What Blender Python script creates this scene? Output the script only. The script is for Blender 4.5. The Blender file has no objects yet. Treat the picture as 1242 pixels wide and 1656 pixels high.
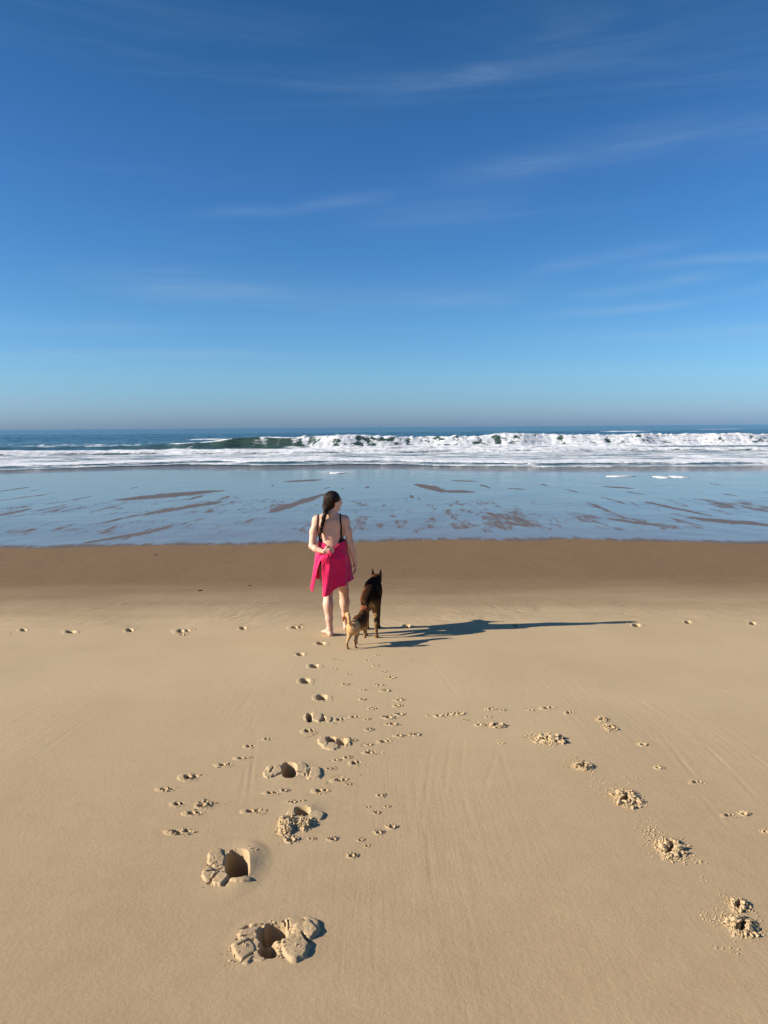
import bpy, math, random
import numpy as np
from mathutils import Matrix, Vector

scene = bpy.context.scene
COL = scene.collection
PI = math.pi
rng = np.random.default_rng(7)

# ------------------------------------------------------------------ camera
F = 1244.0                      # focal length in pixels of the 1242 x 1656 photograph
PITCH, ROLL, CAM_Z = 6.3, 0.415, 1.55
cam_data = bpy.data.cameras.new('camera')
cam = bpy.data.objects.new('camera', cam_data)
COL.objects.link(cam)
cam_data.sensor_fit = 'VERTICAL'
cam_data.sensor_height = 34.6
cam_data.lens = F / 1656 * 34.6
cam_data.clip_start = 0.05
cam_data.clip_end = 60000
CAM_R = Matrix.Rotation(math.radians(90 - PITCH), 4, 'X') @ Matrix.Rotation(math.radians(-ROLL), 4, 'Z')
cam.matrix_world = Matrix.Translation((0, 0, CAM_Z)) @ CAM_R
scene.camera = cam

# ------------------------------------------------------------------ light and sky
SUN_AZ = math.degrees(math.atan2(-3.5, -0.62)) % 360    # compass bearing of the sun, 0 = +Y
SUN_EL = 24.5
scene.view_settings.view_transform = 'Standard'
scene.view_settings.look = 'None'
scene.view_settings.gamma = 1
scene.view_settings.use_curve_mapping = False
scene.view_settings.exposure = 0.70
scene.cycles.diffuse_bounces = 2

world = bpy.data.worlds.new('World')
scene.world = world
world.use_nodes = True
wn, wl = world.node_tree.nodes, world.node_tree.links
wn.clear()


class NT:
    """small helper for building shader graphs"""
    def __init__(s, tree):
        s.t = tree; s.n = tree.nodes; s.l = tree.links

    def sock(s, inp, v):
        if isinstance(v, bpy.types.NodeSocket):
            s.l.new(v, inp)
        elif v is not None:
            if isinstance(v, (tuple, list)) and len(v) == 3 and inp.type == 'RGBA':
                v = (*v, 1)
            inp.default_value = v

    def math(s, op, a, b=None, c=None, clamp=False):
        m = s.n.new('ShaderNodeMath'); m.operation = op; m.use_clamp = clamp
        s.sock(m.inputs[0], a)
        if b is not None: s.sock(m.inputs[1], b)
        if c is not None: s.sock(m.inputs[2], c)
        return m.outputs[0]

    def smooth(s, v, a, b, lo=0.0, hi=1.0):
        m = s.n.new('ShaderNodeMapRange'); m.interpolation_type = 'SMOOTHSTEP'
        s.sock(m.inputs[0], v); s.sock(m.inputs[1], a); s.sock(m.inputs[2], b)
        s.sock(m.inputs[3], lo); s.sock(m.inputs[4], hi)
        return m.outputs[0]

    def mix(s, f, a, b, mode='MIX'):
        m = s.n.new('ShaderNodeMix'); m.data_type = 'RGBA'; m.blend_type = mode
        s.sock(m.inputs[0], f); s.sock(m.inputs[6], a); s.sock(m.inputs[7], b)
        return m.outputs[2]

    def noise(s, vec, scale, detail=3, rough=0.55, dist=0.0, out=0):
        m = s.n.new('ShaderNodeTexNoise')
        s.sock(m.inputs['Vector'], vec)
        m.inputs['Scale'].default_value = scale; m.inputs['Detail'].default_value = detail
        m.inputs['Roughness'].default_value = rough; m.inputs['Distortion'].default_value = dist
        return m.outputs[out]

    def vmul(s, vec, k, off=(0, 0, 0)):
        m = s.n.new('ShaderNodeMapping')
        s.sock(m.inputs[0], vec); m.inputs['Scale'].default_value = k; m.inputs['Location'].default_value = off
        return m.outputs[0]

    def bump(s, h, strength, dist, normal=None):
        m = s.n.new('ShaderNodeBump'); m.inputs['Strength'].default_value = strength
        m.inputs['Distance'].default_value = dist; s.sock(m.inputs['Height'], h)
        if normal is not None: s.sock(m.inputs['Normal'], normal)
        return m.outputs[0]

    def xyz(s, vec):
        m = s.n.new('ShaderNodeSeparateXYZ'); s.sock(m.inputs[0], vec); return m.outputs


W = NT(world.node_tree)
sky = wn.new('ShaderNodeTexSky')
sky.sky_type = 'NISHITA'; sky.sun_disc = False
sky.sun_elevation = math.radians(SUN_EL); sky.sun_rotation = math.radians(SUN_AZ)
sky.air_density = 1.0; sky.dust_density = 0.6; sky.ozone_density = 2.5; sky.altitude = 0
tc = wn.new('ShaderNodeTexCoord')
dx, dy, dz = W.xyz(tc.outputs['Generated'])
el = W.math('MULTIPLY', W.math('ARCSINE', dz), 180 / PI)
az = W.math('MULTIPLY', W.math('ARCTAN2', dx, dy), 180 / PI)
# sky colour: the physical sky, deepened with height, hazy lilac band on the horizon
hsv = wn.new('ShaderNodeHueSaturation'); wl.new(sky.outputs[0], hsv.inputs['Color'])
hsv.inputs['Saturation'].default_value = 1.15
SKY_NODE_HSV = hsv
grad = wn.new('ShaderNodeValToRGB')
wl.new(W.math('DIVIDE', el, 90.0, clamp=True), grad.inputs[0])
GR = [(0.0, (.82, 1.30, 2.75)), (1.2, (.92, 1.42, 2.60)), (3.6, (.93, 1.50, 2.26)), (9.3, (.78, 1.37, 1.94)), (16.7, (.69, 1.25, 1.83)),
      (27, (.56, 1.12, 1.50)), (45, (.60, 1.05, 1.4)), (90, (.7, 1, 1.2))]
cr = grad.color_ramp
while len(cr.elements) < len(GR): cr.elements.new(0.5)
for e, (p, c) in zip(cr.elements, GR):
    e.position = p / 90; e.color = (c[0] * .3, c[1] * .3, c[2] * .3, 1)
vm = wn.new('ShaderNodeVectorMath'); vm.operation = 'SCALE'; wl.new(W.mix(1.0, hsv.outputs[0], grad.outputs[0], 'MULTIPLY'), vm.inputs[0]); vm.inputs['Scale'].default_value = .5 / .3
tint = vm.outputs[0]
# faint cirrus streaks
base_vec = wn.new('ShaderNodeCombineXYZ')
wl.new(az, base_vec.inputs[0]); wl.new(el, base_vec.inputs[1])
wisp = W.smooth(W.noise(W.vmul(base_vec.outputs[0], (.05, .55, 1)), 1.0, 5, .6, .6), .35, .75)
veil = W.smooth(W.noise(W.vmul(base_vec.outputs[0], (.018, .16, 1), (3, 1, 0)), 1.0, 5, .62, 1.2), .45, .85)
STREAKS = [  # az0, el0, az1, el1, half width (deg), strength
    (-14, 14.4, 0, 16.0, .40, .24), (3, 16.9, 26, 19.2, 1.0, .20), (-3, 22.4, 26, 24.4, .55, .09), (-4, 14.6, 10, 15.6, 1.1, .08),
    (10, 7.6, 23, 8.4, .30, .30), (13, 8.9, 23, 9.8, .40, .30), (17, 10.7, 34, 10.9, .35, .36), (10, 10.6, 21, 12.2, .45, .20),
    (-18, 9.5, 12, 9.2, .7, .20), (-30, 4.9, -3, 5.4, .35, .24), (-20, 9.9, -4, 9.6, .6, .10), (-36, 7.2, -14, 6.8, .5, .16), (8, 6.0, 32, 6.4, .5, .16),
    (22, 17.6, 36, 19.6, 1.1, .16), (24, 8.8, 36, 9.4, .3, .3),
    (-70, 20, -40, 22, .8, .25), (40, 16, 75, 19, .9, .28), (-120, 30, -80, 33, 1.2, .25), (110, 14, 160, 18, .9, .25)]
cloud = None
for a0, e0, a1, e1, hw, st in STREAKS:
    line = W.math('MULTIPLY_ADD', W.math('SUBTRACT', az, a0), (e1 - e0) / (a1 - a0), e0)
    wob = W.math('MULTIPLY', W.math('SUBTRACT', W.noise(W.vmul(base_vec.outputs[0], (.12, .1, 1), (a0, 0, 0)), 1, 2), .5), 1.0)
    d = W.math('DIVIDE', W.math('ADD', W.math('SUBTRACT', el, line), wob), hw)
    g = W.math('POWER', 2.718, W.math('MULTIPLY', W.math('MULTIPLY', d, d), -1.0))
    win = W.math('MULTIPLY', W.smooth(az, a0 - 2, a0 + (a1 - a0) * .35), W.smooth(az, a1 + 3, a1 - (a1 - a0) * .3))
    v = W.math('MULTIPLY', W.math('MULTIPLY', g, win), st)
    cloud = v if cloud is None else W.math('ADD', cloud, v)
cloud = W.math('MULTIPLY', cloud, W.math('MULTIPLY_ADD', wisp, .62, .30))
cloud = W.math('ADD', cloud, W.math('MULTIPLY', veil, W.math('MULTIPLY_ADD', wisp, .17, .06)), clamp=True)
skycol = W.mix(cloud, tint, (2.9, 4.0, 5.2))
bg = wn.new('ShaderNodeBackground'); wl.new(skycol, bg.inputs[0]); bg.inputs[1].default_value = 0.085
wo = wn.new('ShaderNodeOutputWorld'); wl.new(bg.outputs[0], wo.inputs[0])

sun_data = bpy.data.lights.new('sun', 'SUN')
sun = bpy.data.objects.new('sun', sun_data); COL.objects.link(sun)
sun_data.energy = 5.0; sun_data.angle = math.radians(0.55); sun_data.color = (1.0, .90, .76)
_e, _a = math.radians(SUN_EL), math.radians(SUN_AZ)
sun_dir = Vector((math.sin(_a) * math.cos(_e), math.cos(_a) * math.cos(_e), math.sin(_e)))
sun.rotation_euler = sun_dir.to_track_quat('Z', 'Y').to_euler()
sun.location = (-20, -5, 15)


# ------------------------------------------------------------------ helpers
def tag(o, label=None, cat=None, group=None, kind=None):
    if label: o['label'] = label
    if cat: o['category'] = cat
    if group: o['group'] = group
    if kind: o['kind'] = kind
    return o


def mesh_obj(name, V, faces, mat, parent=None, loc=(0, 0, 0), smooth=True, attrs=None):
    """V: (n,3) array, faces: (m,3|4) int array or list"""
    me = bpy.data.meshes.new(name)
    V = np.asarray(V, dtype=np.float32)
    faces = np.asarray(faces, dtype=np.int32)
    k = faces.shape[1]
    me.vertices.add(len(V)); me.vertices.foreach_set('co', V.ravel())
    me.loops.add(faces.size); me.loops.foreach_set('vertex_index', faces.ravel())
    me.polygons.add(len(faces))
    me.polygons.foreach_set('loop_start', np.arange(0, faces.size, k, dtype=np.int32))
    me.update(calc_edges=True)
    me.validate()
    me.polygons.foreach_set('use_smooth', np.full(len(me.polygons), smooth))
    for an, arr in (attrs or {}).items():
        arr = np.asarray(arr, dtype=np.float32)
        if arr.ndim == 1:
            at = me.attributes.new(an, 'FLOAT', 'POINT'); at.data.foreach_set('value', arr)
        else:
            at = me.attributes.new(an, 'FLOAT_COLOR', 'POINT')
            at.data.foreach_set('color', np.c_[arr, np.ones(len(arr))].astype(np.float32).ravel())
    me.materials.append(mat)
    o = bpy.data.objects.new(name, me); COL.objects.link(o)
    o.location = loc
    if parent: o.parent = parent
    return o


def grid_faces(nr, nc, mask=None):
    i = np.arange(nr * nc).reshape(nr, nc)
    q = np.stack([i[:-1, :-1], i[:-1, 1:], i[1:, 1:], i[1:, :-1]], -1).reshape(-1, 4)
    return q if mask is None else q[mask.ravel()]


def compact(V, faces, attrs=None):
    used = np.unique(faces)
    remap = np.full(len(V), -1); remap[used] = np.arange(len(used))
    return V[used], remap[faces], {k: v[used] for k, v in (attrs or {}).items()}


def sst(x, a, b):
    t = np.clip((x - a) / (b - a), 0, 1)
    return t * t * (3 - 2 * t)


def _hash(ix, iy, seed):
    n = (ix.astype(np.int64) * 374761393 + iy.astype(np.int64) * 668265263 + seed * 1274126177) & 0xffffffff
    n = ((n ^ (n >> 13)) * 1274126177) & 0xffffffff
    return (n ^ (n >> 16)) & 0xffffffff


def perlin(x, y, seed=0):
    x0 = np.floor(x); y0 = np.floor(y); fx = x - x0; fy = y - y0
    def gr(ax, ay):
        a = _hash(x0 + ax, y0 + ay, seed) * (2 * PI / 4294967296.0)
        return np.cos(a) * (fx - ax) + np.sin(a) * (fy - ay)
    u = fx * fx * fx * (fx * (fx * 6 - 15) + 10); v = fy * fy * fy * (fy * (fy * 6 - 15) + 10)
    a = gr(0, 0) * (1 - u) + gr(1, 0) * u
    b = gr(0, 1) * (1 - u) + gr(1, 1) * u
    return (a * (1 - v) + b * v) * 1.5


def fbm(x, y, oct=4, seed=0, gain=.5):
    s = 0; a = 1; t = 0
    for o in range(oct):
        s = s + a * perlin(x * 2 ** o + 13.7 * o, y * 2 ** o - 7.1 * o, seed + o); t += a; a *= gain
    return s / t


# ------------------------------------------------------------------ terrain shape
_ys = np.linspace(-600, 400, 100001)
_sl = -0.012 - 0.084 * (1 - sst(_ys, 9.5, 14.5)) * sst(_ys, -60, -20)
_zs = np.concatenate([[0], np.cumsum((_sl[1:] + _sl[:-1]) * .5 * (_ys[1] - _ys[0]))])
_zs -= np.interp(0, _ys, _zs)
SEA_Z = -1.74


def ray(px, py):
    v = CAM_R @ Vector(((px - 621) / F, -(py - 828) / F, -1, 0))
    return np.array(v)[:3]


def P0(px, py, z=None):
    """point of the plain beach profile (or of the level z) seen at a pixel"""
    d = ray(px, py)
    if z is not None:
        t = (z - CAM_Z) / d[2]
        return d[0] * t, d[1] * t
    lo, hi = .5, 400.
    for _ in range(60):
        m = (lo + hi) / 2
        if CAM_Z + d[2] * m > np.interp(d[1] * m, _ys, _zs): lo = m
        else: hi = m
    return d[0] * lo, d[1] * lo


def seg_d(x, y, ax, ay, bx, by):
    dxx, dyy = bx - ax, by - ay
    t = np.clip(((x - ax) * dxx + (y - ay) * dyy) / (dxx * dxx + dyy * dyy), 0, 1)
    return np.hypot(x - ax - t * dxx, y - ay - t * dyy), t


SCRATCH = [((1008, 1118), (1055, 1150), .9), ((1055, 1150), (1092, 1165), .9), ((1140, 1208), (1180, 1245), 1.2),
           ((1180, 1245), (1232, 1300), .8), ((1095, 1225), (1125, 1258), 1.2), ((1130, 1285), (1180, 1345), .6),
           ((1215, 1222), (1241, 1240), 1.0), ((1070, 1190), (1110, 1240), .6), ((690, 1060), (745, 1135), .8),
           ((1180, 1175), (1215, 1195), .5), ((400, 1300), (415, 1190), .5), ((388, 1300), (398, 1240), .4),
           ((680, 1345), (700, 1200), .5), ((716, 1300), (730, 1190), .5), ((700, 1440), (690, 1340), .5),
           ((780, 1290), (805, 1210), .5), ((830, 1290), (808, 1210), .4), ((745, 1260), (750, 1190), .5), ((20, 1250), (200, 1120), .4),
           ((470, 690 + 360), (440, 1110), .0)]
SCR = [(*P0(*a), *P0(*b), s) for a, b, s in SCRATCH if s > 0]


def base_h(x, y):
    z = np.interp(y, _ys, _zs)
    near = 1 - sst(y, 25, 60)
    z = z + near * (.012 * perlin(x / 2.3 + 4, y / 3.1, 5) + .004 * perlin(x / .7, y / .9, 6))
    # rills left by the last high water, just landward of the dark damp band
    rill = sst(y, 9.3, 9.9) * (1 - sst(y, 11.2, 12.4)) * sst(perlin(x / 1.6 + 9, y / 1.4, 33), -.35, .25)
    u = x * .9 + y * .42 * np.sign(x + .3)
    v = y * .9
    z = z + rill * .005 * (1 - 2 * np.abs(perlin(u / .11 + .5 * perlin(x / .2, y / .2, 35), v / .42, 34)))
    nearband = (y > 2) & (y < 8.2)
    if np.any(nearband):
        add = np.zeros_like(z)
        for ax, ay, bx, by, s in SCR:
            d, t = seg_d(x, y, ax, ay, bx, by)
            add += (-.0013 * s * np.exp(-(d / .010) ** 2) + .0006 * s * np.exp(-((d - .022) / .014) ** 2)) * np.sin(PI * np.clip(t, 0, 1)) ** .5
        z = z + add * nearband
    return z


# ------------------------------------------------------------------ materials
def new_mat(name):
    m = bpy.data.materials.new(name); m.use_nodes = True
    m.node_tree.nodes.clear()
    t = NT(m.node_tree)
    out = t.n.new('ShaderNodeOutputMaterial'); pr = t.n.new('ShaderNodeBsdfPrincipled')
    t.l.new(pr.outputs[0], out.inputs[0])
    return m, t, pr


def pos(t):
    return t.n.new('ShaderNodeNewGeometry').outputs['Position']


def attr(t, name, out='Fac'):
    a = t.n.new('ShaderNodeAttribute'); a.attribute_name = name
    return a.outputs[out]


def sand_material():
    m, t, p = new_mat('sand')
    P = pos(t)
    x, y, z = t.xyz(P)
    big = t.noise(P, .55, 4, .6)
    mid = t.noise(P, 6, 5, .65)
    grain = t.noise(P, 330, 2, .7)
    speck = t.noise(P, 900, 1, .6)
    dry = t.mix(t.smooth(big, .3, .7), (.515, .383, .222), (.550, .418, .248))
    near = t.smooth(y, 6.5, 2.0)
    dry = t.mix(near, dry, t.mix(t.smooth(mid, .3, .7), (.440, .313, .179), (.470, .340, .197)))
    dry = t.mix(t.math('MULTIPLY', t.smooth(grain, .35, .7), .30), dry, (.25, .17, .095))
    dry = t.mix(t.math('MULTIPLY', t.smooth(speck, .62, .8), .35), dry, (.12, .09, .06))
    dry = t.mix(t.math('MULTIPLY', t.smooth(speck, .34, .2), .4), dry, (.75, .62, .45))
    # damp darker sand towards the water
    edge = t.math('ADD', y, t.math('MULTIPLY_ADD', t.noise(t.vmul(P, (.35, 1.2, 1)), 1, 4, .55), 2.4, -1.2))
    damp = t.smooth(edge, 9.0, 14.2)
    wetc = t.mix(t.smooth(mid, .35, .7), (.192, .121, .060), (.216, .139, .071))
    col = t.mix(t.math('POWER', damp, .8), dry, wetc)
    t.sock(p.inputs['Base Color'], col)
    t.sock(p.inputs['Roughness'], t.math('MULTIPLY_ADD', damp, -.14, .88))
    t.sock(p.inputs['Specular IOR Level'], t.math('MULTIPLY_ADD', damp, .0, .14))
    lines = t.noise(t.vmul(P, (26, 1.1, 1)), 1, 3, .6, .4)
    lmask = t.math('MULTIPLY', t.smooth(t.noise(t.vmul(P, (.9, .35, 1), (2.1, 0, 0)), 1, 2), .42, .66), t.smooth(y, 9, 5))
    n = t.bump(t.math('MULTIPLY', lines, lmask), .30, .006)
    rm = t.math('MULTIPLY', t.math('MULTIPLY', t.smooth(y, 8.9, 9.5), t.smooth(y, 12.0, 10.6)), t.smooth(t.noise(P, .8, 2), .40, .6))
    def rot(a, k):
        mp = t.n.new('ShaderNodeMapping'); t.sock(mp.inputs[0], P); mp.inputs['Rotation'].default_value = (0, 0, a); 
        return t.vmul(mp.outputs[0], k)
    ra = t.noise(rot(.62, (17, 2.0, 1)), 1, 3, .6, .6); rb = t.noise(rot(-.55, (17, 2.0, 1)), 1, 3, .6, .6)
    side = t.smooth(x, -2.5, 2.0)
    rr = t.n.new('ShaderNodeMix'); t.sock(rr.inputs[0], side); t.sock(rr.inputs[2], ra); t.sock(rr.inputs[3], rb)
    n = t.bump(t.math('MULTIPLY', rr.outputs[0], rm), .55, .026, n)
    n = t.bump(mid, .26, .010, n)
    n = t.bump(t.noise(P, 60, 3, .6), .38, .0032, n)
    n = t.bump(grain, .50, .0014, n)
    t.sock(p.inputs['Normal'], n)
    return m


def clod_material():
    m, t, p = new_mat('sand_clod')
    P = pos(t)
    n1 = t.noise(P, 150, 3, .6)
    t.sock(p.inputs['Base Color'], t.mix(t.smooth(n1, .3, .7), (.44, .31, .17), (.55, .41, .24)))
    p.inputs['Roughness'].default_value = .92
    p.inputs['Specular IOR Level'].default_value = .15
    t.sock(p.inputs['Normal'], t.bump(n1, .5, .002))
    return m


def wet_material():
    m, t, p = new_mat('wet_sand')
    P = pos(t)
    bars = attr(t, 'bar')
    nz = t.noise(t.vmul(P, (3.0, .50, 1)), 1, 7, .66, 1.2)
    nf = t.noise(t.vmul(P, (9.0, 2.2, 1)), 1, 4, .6, .8)
    sm_ = t.math('ADD', t.math('MULTIPLY_ADD', nz, 1.5, -.75), t.math('MULTIPLY_ADD', nf, .7, -.35))
    b = t.math('MULTIPLY', t.smooth(t.math('ADD', bars, sm_), .22, .68), .88)
    c = t.mix(b, (.182, .142, .098), t.mix(nz, (.105, .078, .060), (.16, .118, .088)))
    wash = attr(t, 'wash')
    t.sock(p.inputs['Base Color'], c)
    t.sock(p.inputs['Roughness'], t.math('MULTIPLY_ADD', b, .42, .055))
    p.inputs['IOR'].default_value = 1.36
    t.sock(p.inputs['Specular IOR Level'], t.math('MULTIPLY_ADD', b, -.13, .24))
    rip = t.noise(t.vmul(P, (1.2, 3.6, 1)), 1.4, 3, .5)
    n = t.bump(rip, .10, .025)
    n = t.bump(t.math('MULTIPLY', t.noise(t.vmul(P, (.8, 2.6, 1)), 1.2, 4, .6), wash), 1.0, .22, n)
    n = t.bump(t.noise(P, 14, 3, .6), .12, .008, n)
    t.sock(p.inputs['Normal'], n)
    return m


def sea_material():
    m, t, p = new_mat('sea_water')
    P = pos(t)
    foam = attr(t, 'foam')
    y = t.xyz(P)[1]
    n1 = t.noise(t.vmul(P, (.75, 1.5, 1.5)), 1.0, 6, .68, .8)
    n2 = t.noise(t.vmul(P, (.11, .9, 1)), 1.0, 5, .65, .6)
    f = t.math('ADD', foam, t.math('MULTIPLY_ADD', n1, .75, -.375))
    f = t.math('ADD', f, t.math('MULTIPLY_ADD', n2, .6, -.30))
    fm = t.smooth(f, .38, .58)
    face = attr(t, 'face')
    water = t.mix(t.smooth(y, 90, 260), (.055, .105, .095), (.018, .062, .082))
    water = t.mix(face, water, (.050, .088, .055))
    foamc = t.mix(t.smooth(t.noise(t.vmul(P, (1.3, .35, 1.1)), 1, 4, .6), .34, .58), (.58, .62, .68), (.88, .89, .90))
    t.sock(p.inputs['Base Color'], t.mix(fm, water, foamc))
    t.sock(p.inputs['Roughness'], t.math('MULTIPLY_ADD', fm, .7, .16))
    t.sock(p.inputs['Specular IOR Level'], t.math('MULTIPLY_ADD', fm, -.4, .5))
    p.inputs['IOR'].default_value = 1.33
    w1 = t.noise(t.vmul(P, (.35, 1.3, 1)), 1.0, 5, .62, .3)
    w2 = t.noise(t.vmul(P, (.02, .06, 1)), 1.0, 6, .6, .3)
    n = t.bump(w2, .8, 4.0)
    n = t.bump(w1, .55, .35, n)
    n = t.bump(t.math('MULTIPLY', t.noise(P, 1.6, 5, .7), fm), .6, .35, n)
    t.sock(p.inputs['Normal'], n)
    return m


def skin_material():
    m, t, p = new_mat('skin')
    P = pos(t)
    c = t.mix(t.noise(P, 14, 3), (.62, .345, .235), (.72, .42, .305))
    t.sock(p.inputs['Base Color'], c)
    p.inputs['Roughness'].default_value = .52
    p.inputs['Subsurface Weight'].default_value = .08
    p.inputs['Subsurface Radius'].default_value = (.02, .008, .004)
    p.inputs['Subsurface Scale'].default_value = .5
    t.sock(p.inputs['Normal'], t.bump(t.noise(P, 220, 2), .08, .001))
    return m


def cloth_material(name, c1, c2, rough=.9, bumps=420, sheen=.3, bs=.4):
    m, t, p = new_mat(name)
    P = pos(t)
    t.sock(p.inputs['Base Color'], t.mix(t.noise(P, 30, 4), c1, c2))
    p.inputs['Roughness'].default_value = rough
    p.inputs['Sheen Weight'].default_value = sheen
    p.inputs['Sheen Roughness'].default_value = .5
    p.inputs['Specular IOR Level'].default_value = .15
    n = t.bump(t.noise(P, 28, 3), .35, .006)
    t.sock(p.inputs['Normal'], t.bump(t.noise(P, bumps, 2), bs, .002, n))
    return m


def fur_material(name, stretch=(60, 18, 30)):
    m, t, p = new_mat(name)
    tcn = t.n.new('ShaderNodeTexCoord')
    O = tcn.outputs['Object']
    c = attr(t, 'fur', 'Color')
    n = t.noise(t.vmul(O, stretch), 1, 4, .65, .3)
    fine = t.noise(t.vmul(O, tuple(4 * s for s in stretch)), 1, 2, .6)
    t.sock(p.inputs['Base Color'], t.mix(1.0, c, t.mix(t.smooth(t.math('MULTIPLY_ADD', fine, .4, t.math('MULTIPLY', n, .6)), .3, .7), (.45, .42, .40), (1.35, 1.35, 1.35)), 'MULTIPLY'))
    p.inputs['Roughness'].default_value = .9
    p.inputs['IOR'].default_value = 1.2
    p.inputs['Sheen Weight'].default_value = .0
    p.inputs['Specular IOR Level'].default_value = .05
    nn = t.bump(n, .6, .012)
    t.sock(p.inputs['Normal'], t.bump(fine, .5, .004, nn))
    return m


def plain_material(name, col, rough=.5, spec=.5):
    m, t, p = new_mat(name)
    P = pos(t)
    t.sock(p.inputs['Base Color'], t.mix(t.noise(P, 90, 3), tuple(c * .8 for c in col), tuple(c * 1.2 for c in col)))
    p.inputs['Roughness'].default_value = rough; p.inputs['Specular IOR Level'].default_value = spec
    return m


M_SAND, M_CLOD, M_WET, M_SEA = sand_material(), clod_material(), wet_material(), sea_material()
M_SKIN = skin_material()
M_TOWEL = cloth_material('pink_towel', (.70, .008, .078), (.78, .016, .125), sheen=.35)
M_SUIT = cloth_material('black_swimsuit', (.012, .008, .012), (.022, .012, .018), .6, 600, .1, .2)
M_FUR = fur_material('dog_fur')
def hair_material():
    m, t, p = new_mat('dark_hair')
    tcn = t.n.new('ShaderNodeTexCoord')
    st = t.noise(t.vmul(tcn.outputs['Object'], (150, 90, 9)), 1, 4, .6, .5)
    t.sock(p.inputs['Base Color'], t.mix(t.smooth(st, .35, .7), (.007, .004, .003), (.045, .020, .012)))
    p.inputs['Roughness'].default_value = .42
    p.inputs['Specular IOR Level'].default_value = .12
    t.sock(p.inputs['Normal'], t.bump(st, .9, .010))
    return m


M_HAIR = hair_material()
M_BROW = cloth_material('brow_hair', (.009, .005, .004), (.028, .012, .008), .45, 300, .0, .4)
M_DARK = plain_material('dark_glossy', (.012, .010, .010), .2, .6)
M_EYE = plain_material('eye_white', (.7, .68, .64), .2, .5)
M_LIP = plain_material('lip', (.42, .14, .12), .45, .4)
M_STONE = plain_material('dark_pebble', (.05, .042, .035), .7, .3)

# ------------------------------------------------------------------ marks pressed into the sand
# every mark: centre (world), domain radius, list of relief operations
MARKS = []


def warp_r(x, y, cx, cy, a, b, seed, amt=.22):
    u = (x - cx - cx / cy * (y - cy)) / a; v = (y - cy) / b      # prints lie along the walking direction
    r = np.sqrt(u * u + v * v)
    th = np.arctan2(v, u)
    return r * (1 + amt * perlin(th * 1.3 + seed * 3.1, np.full_like(th, seed * 1.7), seed) + amt * .5 * perlin(u * 2.2 + seed, v * 2.2, seed + 3)), u, v


def relief(mk, x, y, near_d=None):
    """height added by one mark at points x,y"""
    h = np.zeros_like(x)
    for op in mk['ops']:
        k = op[0]
        if k == 'plate':
            _, cx, cy, a, b, H, tx, ty, seed = op
            r, u, v = warp_r(x, y, cx, cy, a, b, seed)
            tex = 1 + .07 * perlin(x / .022, y / .022, seed) + .05 * perlin(x / .008, y / .008, seed + 1) - .10 * np.exp(-(perlin(x / .05 + seed, y / .04, seed + 7) / .05) ** 2)
            hh = .38 * H * (1 - sst(r, .78, 1.04)) * (.78 + .22 * (1 - np.clip(r, 0, 1) ** 2) + tx * u + ty * v) * tex
            h = np.maximum(h, hh + np.where(hh > 0, .5 * h, 0))
        elif k == 'dome':
            _, cx, cy, a, b, H = op
            u = (x - cx) / a; v = (y - cy) / b
            h = h + H * np.exp(-(u * u + v * v))
        elif k == 'crack':
            _, ax, ay, bx, by, w, dep = op
            nx = .006 * perlin(x / .03, y / .03, 77)
            d, t = seg_d(x + nx, y + nx, ax, ay, bx, by)
            h = h - dep * np.exp(-(d / w) ** 2)
        elif k == 'hole':
            _, cx, cy, a, b, D, soft, seed = op
            r, u, v = warp_r(x, y, cx, cy, a, b, seed, .05)
            r = r * (np.abs(u) ** 3 + np.abs(v) ** 3 + 1e-9) ** (1 / 3) / np.sqrt(u * u + v * v + 1e-9)
            m = 1 - sst(r, soft, 1.0)
            D = D * 1.8
            fl = -D * (1 - .18 * np.clip(r, 0, 1) ** 2) + .004 * perlin(x / .018, y / .018, seed + 9)
            h = h * (1 - m) + fl * m
        elif k == 'rough':
            _, cx, cy, a, b, H, sc, seed = op
            r, u, v = warp_r(x, y, cx, cy, a, b, seed, .25)
            m = (1 - sst(r, .45, 1.0))
            h = h + m * H * (.35 + np.abs(perlin(x / sc, y / sc, seed)) * 1.6 + .5 * perlin(x / sc * 2.3, y / sc * 2.3, seed + 2))
        elif k == 'pit':
            _, cx, cy, a, b, D = op
            q = ((x - cx) / a) ** 2 + ((y - cy) / b) ** 2
            h = h - D * np.exp(-q ** 1.5) + D * .30 * np.exp(-((np.sqrt(q) - 1.45) / .38) ** 2)
    r = np.sqrt(((x - mk['c'][0]) / mk['R'][0]) ** 2 + ((y - mk['c'][1]) / mk['R'][1]) ** 2)
    return h * (1 - sst(r, .78, .96))


def px_scale(px, py):
    """metres of ground per full-size pixel: across, away"""
    a = np.array(P0(px, py)); b = np.array(P0(px + 10, py)); c = np.array(P0(px, py - 5))
    return abs(b[0] - a[0]) / 10, abs(c[1] - a[1]) / 5


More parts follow.
